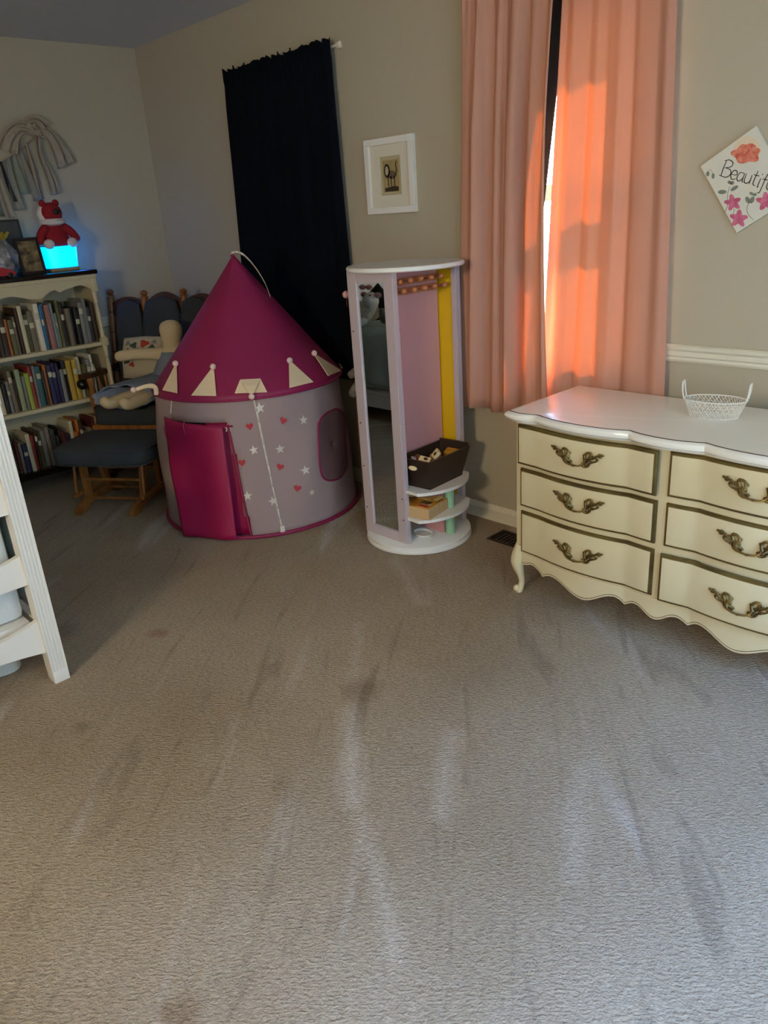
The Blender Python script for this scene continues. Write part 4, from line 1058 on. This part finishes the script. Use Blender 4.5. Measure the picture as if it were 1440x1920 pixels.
# rag doll and floral pillow on the glider
def skin_obj(name, verts, edges, radii, m, parent=None, root=0, sub=2):
    me = bpy.data.meshes.new(name); me.from_pydata(verts, edges, []); o = bpy.data.objects.new(name, me); COL.objects.link(o)
    md = o.modifiers.new('skin', 'SKIN'); 
    for v, r in zip(me.skin_vertices[0].data, radii): v.radius = (r, r) if not hasattr(r, '__len__') else r
    for i, v in enumerate(me.skin_vertices[0].data): v.use_root = (i == root)
    md.use_smooth_shade = True
    mod_subsurf(o, sub); me.materials.append(MATS[m]); o.parent = parent; return o
dl = thing('rag_doll', 'cream cloth rag doll in a blue dress slumped on the glider seat', 'doll', (-4.115, 2.125, .47), GA)
dl.scale = (1.12, 1.12, 1.12)
# local frame of the chair: -y is the chair's front
V = [(.0, .09, .05), (.0, .11, .13), (.01, .12, .21), (.02, .12, .27), (.03, .12, .33), (.03, .12, .40),
     (-.07, .09, .225), (-.17, .05, .235), (-.27, .02, .225), (.10, .09, .21), (.18, .03, .14),
     (-.05, .04, .045), (-.12, -.10, .05), (-.19, -.245, .035), (-.205, -.27, .075),
     (.03, .03, .045), (-.02, -.12, .05), (-.07, -.265, .035), (-.085, -.29, .075)]
E_ = [(0, 1), (1, 2), (2, 3), (3, 4), (4, 5), (2, 6), (6, 7), (7, 8), (2, 9), (9, 10), (0, 11), (11, 12), (12, 13), (13, 14), (0, 15), (15, 16), (16, 17), (17, 18)]
Rr = [.06, .058, .05, .030, .072, .055, .034, .032, .030, .034, .03, .038, .034, .034, .026, .038, .034, .034, .026]
skin_obj('body', V, E_, Rr, 'doll_skin', dl)
def dress(u, v):
    a = 2*PI*u
    cs = [(.015, .115, .235, .055, .050), (.005, .11, .17, .085, .075), (0, .08, .10, .105, .09), (-.05, .0, .078, .135, .075), (-.10, -.09, .070, .155, .065), (-.14, -.185, .058, .165, .060)]
    f = v*(len(cs)-1); i = min(int(f), len(cs)-2); t = f-i; c = [x+(y-x)*t for x, y in zip(cs[i], cs[i+1])]
    tilt = v*1.1; r1 = c[3]*(1+.06*math.sin(9*a)*v); r2 = c[4]*(1+.10*math.sin(9*a+1)*v)
    return (c[0]+r1*math.cos(a), c[1]+r2*math.sin(a)*math.cos(tilt), max(c[2]+r2*math.sin(a)*math.sin(tilt), .0))
b = MB(); b.grid(40, 20, dress, True); o = b.build('dress', 'doll_dress', dl, True, angle=180); mod_solid(o, .003)
mat('floral', 'b9ac90', .9, bump=.2, bscale=90)
pw = thing('throw_pillow', 'floral cream throw pillow with a red bloom behind the rag doll', 'pillow', (-4.40, 2.178, .555), GA)
pm = Matrix.Translation((0, 0, .13)) @ Matrix.Rotation(-.35, 4, 'X')
def pil(sgn):
    def fn(u, v):
        x, z = (u-.5)*.30, (v-.5)*.26; k = ((1-(2*u-1)**2)*(1-(2*v-1)**2))**.45
        pinch = 1-.06*(abs(2*u-1)*abs(2*v-1))
        return pm @ Vector((x*pinch, sgn*.062*k, z*pinch))
    return fn
MB().grid(18, 16, pil(-1)).grid(18, 16, pil(1)).build('pillow_case', 'floral', pw, True, angle=80)
mat('bloom_red', 'a23a26', .9); mat('leaf_dark', '434a40', .9); mat('leaf_grey', '7b8074', .9)
def blob(cx, cz, r, m, nm, k=1):
    b = MB(); pts = []
    for i in range(16):
        a = 2*PI*i/16; rr = r*(1+.25*math.sin(3*a+cx*40)); pts.append((cx+rr*math.cos(a)*1.3, cz+rr*math.sin(a)))
    def at(x, z): 
        u, v = x/.30+.5, z/.26+.5; kk = max(0, (1-(2*u-1)**2)*(1-(2*v-1)**2))**.45; return pm @ Vector((x, -.062*kk-.0035, z))
    b.add([at(cx, cz)]+[at(*p) for p in pts], [(0, i+1, (i+1) % 16+1) for i in range(16)]); b.build(nm, m, pw)
blob(.03, .075, .022, 'bloom_red', 'bloom'); blob(-.04, .065, .018, 'leaf_dark', 'leaf'); blob(-.085, .08, .014, 'leaf_grey', 'leaf'); blob(-.02, .035, .018, 'leaf_grey', 'leaf'); blob(-.08, .03, .016, 'leaf_dark', 'leaf'); blob(.08, .05, .016, 'leaf_dark', 'leaf'); blob(.09, .085, .012, 'leaf_grey', 'leaf'); blob(-.09, -.03, .016, 'leaf_dark', 'leaf'); blob(-.05, -.05, .014, 'bloom_red', 'bloom')

# ------------------------------------------------------------------ cardboard box with grey plush behind the tent
bx = thing('cardboard_box', 'tall brown cardboard box standing between the tent and the carousel', 'box', (-2.80, 2.60, 0))
b = MB(); b.box(-.085, .085, -.068, -.062, 0, .56).box(-.085, .085, .062, .068, 0, .56).box(-.085, -.079, -.062, .062, 0, .56).box(.079, .085, -.062, .062, 0, .56).box(-.079, .079, -.062, .062, 0, .006); b.build('body', 'cardboard', bx)
MB().box(-.083, .083, -.066, .066, .56, .564).build('lid', 'cardboard', bx)
gp = thing('plush_cat', 'fluffy grey and white plush toy perched behind the tent beside the carousel', 'plush toy', (-2.82, 2.575, .564))
V = [(0, 0, .045), (0, -.01, .10), (-.01, -.02, .15), (-.015, -.03, .20), (-.05, -.03, .05), (-.075, -.06, -.015), (.04, -.03, .05), (.05, -.07, .03), (-.05, -.03, .12), (-.085, -.06, .09), (.045, -.04, .12), (.06, -.07, .09)]
E_ = [(0, 1), (1, 2), (2, 3), (0, 4), (4, 5), (0, 6), (6, 7), (1, 8), (8, 9), (1, 10), (10, 11)]
skin_obj('body', V, E_, [.052, .048, .036, .055, .032, .026, .032, .026, .026, .022, .026, .022], 'plush_grey', gp)
for s in (-1, 1): MB().lathe([(.018, 0), (.013, .018), (.002, .034)], (-.015+s*.032, -.03, .235), 10).build('ear', 'plush_grey', gp, True)

# ------------------------------------------------------------------ bed at the left edge of the frame
bed = thing('bed', 'white single bed with fluted footboard posts and a teal quilt', 'bed', (-3.6, .18, 0))
bX0, bX1, bY0, bY1 = -4.80, -2.42, -.36, .714          # footboard face at bX1, near side at bY1
def bb(b): b.v = [(p[0]+3.6, p[1]-.18, p[2]) for p in b.v]; return b
def flute_post(y0, y1, x0, x1, h):
    # plan outline with four flutes cut in the +x face
    pts = [(x0, y0), (x0, y1), (x1, y1)]
    w = (y1-y0)-.008; n = 4
    out = []
    for k in range(n):
        c = y1-.004-w*(k+.5)/n; r = w/n*.34
        out.append((x1, c+r))
        for i in range(1, 6):
            a = PI*i/6; out.append((x1-r*1.1*math.sin(a), c+r*math.cos(a)))
        out.append((x1, c-r))
    pts += out+[(x1, y0)]
    b = MB(); b.prism(pts, lambda x, y: (x, y, .045), lambda x, y: (x, y, h)); b.box(x0, x1, y0, y1, 0, .045, .002)
    b.box(x0-.004, x1+.004, y0-.004, y1+.004, h, h+.02, .004)
    b.lathe([(.014, h+.02), (.010, h+.03), (.024, h+.042), (.028, h+.06), (.020, h+.078), (.004, h+.085)], ((x0+x1)/2, (y0+y1)/2, 0), 16)
    return bb(b).build('post', 'white_paint', bed, True, angle=30)
flute_post(.662, .714, -2.482, -2.42, .965); flute_post(-.36, -.308, -2.482, -2.42, .965)
flute_post(.662, .714, -4.80, -4.745, 1.10); flute_post(-.36, -.308, -4.80, -4.745, 1.10)
def slat(z0, z1, x0, x1, lift, arch_b):
    b = MB(); n = 30; ya, yb = -.308, .662
    for i in range(n):
        f0, f1 = i/n, (i+1)/n; v = []
        for x in (x0, x1):
            for f in (f0, f1):
                e = abs(2*f-1); y = ya+(yb-ya)*f
                top = z1-lift*math.sin(min(1, (1-e)/.35)*PI/2)+lift*1.6*max(0, 1-e*1.6)
                bot = z0+arch_b*math.sin(min(1, (1-e)/.4)*PI/2)
                v += [(x, y, bot), (x, y, top)]
        b.add(v, [(0, 1, 3, 2), (4, 6, 7, 5), (0, 2, 6, 4), (1, 5, 7, 3)])
    return bb(b).build('slat', 'white_paint', bed, True, angle=30)
slat(.118, .238, -2.462, -2.440, .028, .022); slat(.374, .478, -2.462, -2.440, .028, .0); slat(.622, .728, -2.462, -2.440, .028, -.0); slat(.84, .95, -2.462, -2.440, .0, .0)
slat(.30, .70, -4.785, -4.76, .0, .0); slat(.74, 1.05, -4.785, -4.76, .0, .0)
for y0, y1 in ((.676, .702), (-.348, -.322)): bb(MB().box(-4.75, -2.48, y0, y1, .10, .215, .004)).build('side_rail', 'white_paint', bed)
bb(MB().box(-4.74, -2.50, -.30, .655, .19, .22)).build('slatted_base', 'white_paint', bed)
o = bb(MB().box(-4.735, -2.53, -.305, .66, .22, .60, .03)).build('mattress', 'sheet_white', bed, True)
# quilt draped over the mattress, hanging down the long sides
b = MB()
def quilt(u, v):
    x = -4.30+(1.785)*u; w = .985; drop = .37; L_ = w+2*drop; t = v*L_
    fold = .010*math.sin(u*30+v*3)+.006*math.sin(u*71)
    if t < drop: return (x, -.318-.012-fold*(1-t/drop), .645-.015-(drop-t)*1.0)
    if t > w+drop: k = (t-w-drop)/drop; return (x, .672+.014+fold*k, .645-.015-(t-w-drop))
    s_ = (t-drop)/w; e = min(s_, 1-s_)
    return (x, -.325+w*s_+.0, .632+.018*math.sin(min(1, e*14)*PI/2)+.004*math.sin(u*17+s_*9))
b.grid(60, 60, quilt); o = bb(b).build('quilt', 'teal_cover', bed, True, angle=180); mod_solid(o, .012)
bb(MB().box(-4.72, -4.30, -.20, .52, .66, .76, .045)).build('bed_pillow', 'sheet_white', bed, True)
# dark cushion and plush lamb, seen in the mirror
dc = thing('cushion', 'black square cushion propped on the bed behind the white plush', 'cushion', (-4.30, .30, .600), -.3)
pm2 = Matrix.Translation((0, 0, .17)) @ Matrix.Rotation(.25, 4, 'X') @ Matrix.Rotation(.78, 4, 'Y')
def pil2(sgn):
    def fn(u, v):
        x, z = (u-.5)*.22, (v-.5)*.22; k = ((1-(2*u-1)**2)*(1-(2*v-1)**2))**.45
        return pm2 @ Vector((x, sgn*.055*k, z))
    return fn
MB().grid(16, 16, pil2(-1)).grid(16, 16, pil2(1)).build('cushion_case', 'black_cloth', dc, True, angle=80)
pl_ = thing('plush_lamb', 'white plush lamb with a pink bow on the bed, seen in the mirror', 'plush toy', (-4.20, .52, .662), PI)
pl_.scale = (1.15, 1.15, 1.05)
V = [(.0, 0, .07), (.06, 0, .075), (-.07, 0, .09), (-.10, -.02, .14), (-.105, -.04, .185), (-.125, -.10, .165), (.04, -.05, .03), (.05, -.11, .02), (-.05, -.05, .03), (-.06, -.11, .02), (.06, .06, .03), (.08, .11, .02)]
E_ = [(0, 1), (0, 2), (2, 3), (3, 4), (4, 5), (1, 6), (6, 7), (2, 8), (8, 9), (1, 10), (10, 11)]
skin_obj('body', V, E_, [.07, .065, .06, .05, .062, .036, .032, .026, .032, .026, .03, .024], 'plush_white', pl_)
for s in (-1, 1):
    MB().ball((-.105+s*.062, -.035, .20), .024, (1.3, .5, .8), 12, 8).build('ear', 'plush_pink', pl_, True)
    MB().ball((-.118+s*.030, -.085, .205), .007, (1, 1, 1), 10, 6).build('eye', 'black_plastic', pl_, True)
    MB().ball((-.08+s*.03, -.05, .252), .022, (1.4, .6, .8), 12, 8).build('bow_loop', 'plush_pink', pl_, True)
tag(skin_obj('plush_bunny', [(0, 0, .06), (.02, -.02, .12), (.05, -.06, .03), (-.05, -.06, .03), (.07, -.10, .02), (-.07, -.10, .02)], [(0, 1), (0, 2), (0, 3), (2, 4), (3, 5)], [.055, .05, .03, .03, .025, .025], 'plush_grey'), 'grey curly plush toy lying beside the white plush lamb on the bed', 'plush toy').location = (-3.96, .585, .666)
# storage under the bed, seen between the slats
bg_ = thing('storage_bag', 'off-white soft storage bag on the carpet under the bed', 'bag', (-2.78, .56, 0))
def bagf(u, v):
    a = 2*PI*u; p = 3.5; cx, cy = math.cos(a), math.sin(a); k = (abs(cx)**p+abs(cy)**p)**(-1/p); w = 1-.12*v+.03*math.sin(4*a+6*v)
    return (.16*cx*k*w, .085*cy*k*w, .17*v)
b = MB(); b.grid(32, 8, bagf, True); b.f += [tuple(range(31, -1, -1)), tuple(7*32+i for i in range(32))]; b.build('body', 'bag_white', bg_, True)
MB().tube(smooth_curve([(.06, -.06, .165), (.06, -.03, .18), (.06, .03, .18), (.06, .06, .165)], 4), .006, 6).build('handle', 'bag_white', bg_, True)

# ------------------------------------------------------------------ framed animal print
fp = thing('framed_print', 'white framed small print of an animal on the wall between the curtains', 'picture', (-2.695, YB, 1.572))
W2, H2 = .155, .160
def rect_ring(o0, o1, y0, y1):
    b = MB()
    b.box(-W2+o0, W2-o0, y0, y1, -H2+o0, -H2+o1, .0015); b.box(-W2+o0, W2-o0, y0, y1, H2-o1, H2-o0, .0015)
    b.box(-W2+o0, -W2+o1, y0, y1, -H2+o1, H2-o1, .0015); b.box(W2-o1, W2-o0, y0, y1, -H2+o1, H2-o1, .0015); return b
rect_ring(0, .028, -.024, 0).build('frame', 'white_paint', fp)
mat('mat_board', 'd2cbba', .9)
IW, IH = .068, .082
b = MB(); b.box(-W2+.026, W2-.026, -.012, -.006, -H2+.026, -IH); b.box(-W2+.026, W2-.026, -.012, -.006, IH, H2-.026); b.box(-W2+.026, -IW, -.012, -.006, -IH, IH); b.box(IW, W2-.026, -.012, -.006, -IH, IH); b.build('mat_board', 'mat_board', fp)
mat('print_tan', '8d7a4a', .8, col2='a59366', nscale=14); mat('print_cream', 'b3a684', .8); mat('print_brown', '35261a', .8); mat('print_mid', '5e4d3a', .8)
MB().box(-W2+.026, W2-.026, -.006, -.001, -H2+.026, H2-.026).build('backing', 'print_cream', fp)
pr = MB().box(-.050, .050, -.0075, -.006, -.068, .066).build('print', 'print_tan', fp)
def flat(pts, m, nm, y=-.0082): MB().prism(pts, lambda x, z: (x, y, z), lambda x, z: (x, y+.0006, z)).build(nm, m, pr)
ell = lambda cx, cz, rx, rz_: [(cx+rx*math.cos(2*PI*i/20), cz+rz_*math.sin(2*PI*i/20)) for i in range(20)]
flat(ell(-.024, .022, .019, .030), 'print_brown', 'mane'); flat(ell(-.024, .022, .010, .019), 'print_cream', 'face', -.0090)
flat(ell(.006, .004, .026, .018), 'print_mid', 'animal_body')
for x in (-.018, .000, .022): flat([(x-.004, -.045), (x+.004, -.045), (x+.005, .0), (x-.005, .0)], 'print_mid', 'animal_leg')
flat([(.028, .0), (.034, .02), (.030, .045), (.038, .060), (.042, .058), (.036, .044), (.040, .020), (.034, -.004)], 'print_brown', 'animal_tail')
flat([(-.042, -.066), (.046, -.066), (.046, -.048), (.02, -.044), (-.042, -.050)], 'print_brown', 'ground')

# ------------------------------------------------------------------ floral canvas hung as a diamond
cv = thing('canvas', 'small white canvas with painted flowers and the word Beautiful, hung tilted', 'canvas', (-1.081, YB-.001, 1.442))
ca2 = math.atan2(.102, .168)     # long word runs parallel to the upper left edge's neighbour
ex = Vector((.168, 0, .102)); ey = Vector((.14, 0, -.21))
def cp(u, v, y=-.020): p = (ex*(u-.5)+ey*(v-.5)); return (p.x, y, p.z)
mat('canvas_white', 'cfcabb', .85, bump=.15, bscale=700)
MB().add([cp(u, v, y) for y in (0, -.018) for (u, v) in ((0, 0), (1, 0), (1, 1), (0, 1))], [(0, 1, 2, 3), (7, 6, 5, 4), (0, 4, 5, 1), (1, 5, 6, 2), (2, 6, 7, 3), (3, 7, 4, 0)]).build('stretched_canvas', 'canvas_white', cv)
mat('ink', '2b2622', .7); mat('rose_red', 'c0523c', .85, col2='d98a70', nscale=60); mat('rose_pale', 'd8c2a4', .85); mat('blossom', 'c76d84', .85, col2='b04a68', nscale=60); mat('leaf_sage', '74796a', .85)
def wallpt(x, y):   # photo pixel -> canvas-local point on the canvas face
    d = cam_ray(x, y); t = (YB-.020)/d.y; return (d.x*t+1.081, d.z*t+1.435-1.442)
def paint(poly, m, nm, y=-.0188):
    n = len(poly); cx = sum(p[0] for p in poly)/n; cz = sum(p[1] for p in poly)/n
    MB().add([(cx, y, cz)]+[(p[0], y, p[1]) for p in poly], [(0, i+1, (i+1) % n+1) for i in range(n)]).build(nm, m, cv)
def ppaint(cx, cy, rx, ry, m, nm, wob=.2, k=5, y=-.0188, rot=0):
    P = []
    for i in range(28):
        a = 2*PI*i/28; r = 1+wob*math.sin(k*a+cx); x_, y_ = rx*r*math.cos(a), ry*r*math.sin(a)
        P.append(wallpt(cx+x_*math.cos(rot)-y_*math.sin(rot), cy+x_*math.sin(rot)+y_*math.cos(rot)))
    paint(P, m, nm, y)
ppaint(1401, 277, 25, 20, 'rose_pale', 'rose_petals', .08, 3, -.0187); ppaint(1399, 289, 26, 17, 'rose_red', 'rose', .14, 5, -.0190); ppaint(1408, 274, 9, 5, 'rose_red', 'rose_bud', .1, 3, -.0191)
for cx, cy, r in ((1374, 380, 13), (1385, 410, 14), (1436, 378, 15)): ppaint(cx, cy, r, r*.95, 'blossom', 'blossom', .32, 5)
for cx, cy, rx, ry, ro in ((1354, 360, 8, 4, 0), (1377, 353, 8, 3.5, -.6), (1368, 342, 4, 3, .4), (1373, 343, 4, 3, -.6), (1402, 375, 4, 7, -.4), (1410, 375, 4, 7, .4), (1409, 363, 4, 3, .5), (1415, 365, 4, 3, -.4), (1327, 326, 3, 5, .2), (1337, 330, 3, 5, .1)): ppaint(cx, cy, rx, ry, 'leaf_sage', 'leaf', .05, 2, -.0188, ro)
def stroke(pts, w, m, nm):
    P = [(p[0], -.0192, p[1]) for p in (wallpt(*q) for q in pts)]
    MB().tube(smooth_curve(P, 5), w, 5).build(nm, m, cv)
stroke([(1358, 400), (1364, 385), (1364, 365), (1368, 350)], .0007, 'leaf_sage', 'stem'); stroke([(1412, 412), (1402, 400), (1401, 388), (1405, 380)], .0007, 'leaf_sage', 'stem'); stroke([(1376, 402), (1376, 392)], .0007, 'leaf_sage', 'stem'); stroke([(1326, 325), (1332, 318), (1337, 327)], .0005, 'leaf_sage', 'stem')
# lettering in brush strokes: B e a u t i f u l
q0 = wallpt(1350, 330); q1 = wallpt(1438, 355); ta = math.atan2(q1[1]-q0[1], q1[0]-q0[0])
GL = {'B': (.66, [[(.05, 0), (.03, .5), (.06, 1)], [(-.06, .9), (.2, 1.03), (.5, .93), (.48, .68), (.12, .54)], [(.12, .54), (.5, .5), (.62, .25), (.4, .02), (-.08, .04)]]),
      'e': (.44, [[(.02, .28), (.36, .32), (.30, .52), (.10, .52), (.0, .25), (.15, 0), (.40, .08)]]),
      'a': (.50, [[(.38, .5), (.10, .5), (.0, .2), (.15, 0), (.36, .2), (.39, .52)], [(.39, .52), (.40, .08), (.50, 0)]]),
      'u': (.48, [[(0, .55), (.03, .12), (.18, 0), (.36, .15), (.38, .55)], [(.38, .55), (.40, 0)]]),
      't': (.40, [[(.16, .85), (.15, .12), (.32, 0)], [(0, .6), (.36, .6)]]), 'i': (.24, [[(.1, .5), (.1, .0), (.16, 0)], [(.1, .70), (.11, .76)]]),
      'f': (.38, [[(.42, .85), (.28, .96), (.16, .7), (.12, -.25), (0, -.3)], [(0, .5), (.32, .5)]]), 'l': (.24, [[(.1, .95), (.1, 0), (.18, 0)]])}
cx_ = 0; lb = MB(); EM = .050
for ch in 'Beautiful':
    adv, st_ = GL[ch]
    for pl in st_:
        P = [((cx_+x)*EM, y*EM) for x, y in pl]
        P = [(q0[0]+x*math.cos(ta)-y*math.sin(ta), -.0188, q0[1]+x*math.sin(ta)+y*math.cos(ta)) for x, y in P]
        P = smooth_curve(P, 5); lb.tube(P, [.0010+.0006*math.sin(PI*k/max(1, len(P)-1)) for k in range(len(P))], 5)
    cx_ += adv
lb.build('lettering', 'ink', cv)
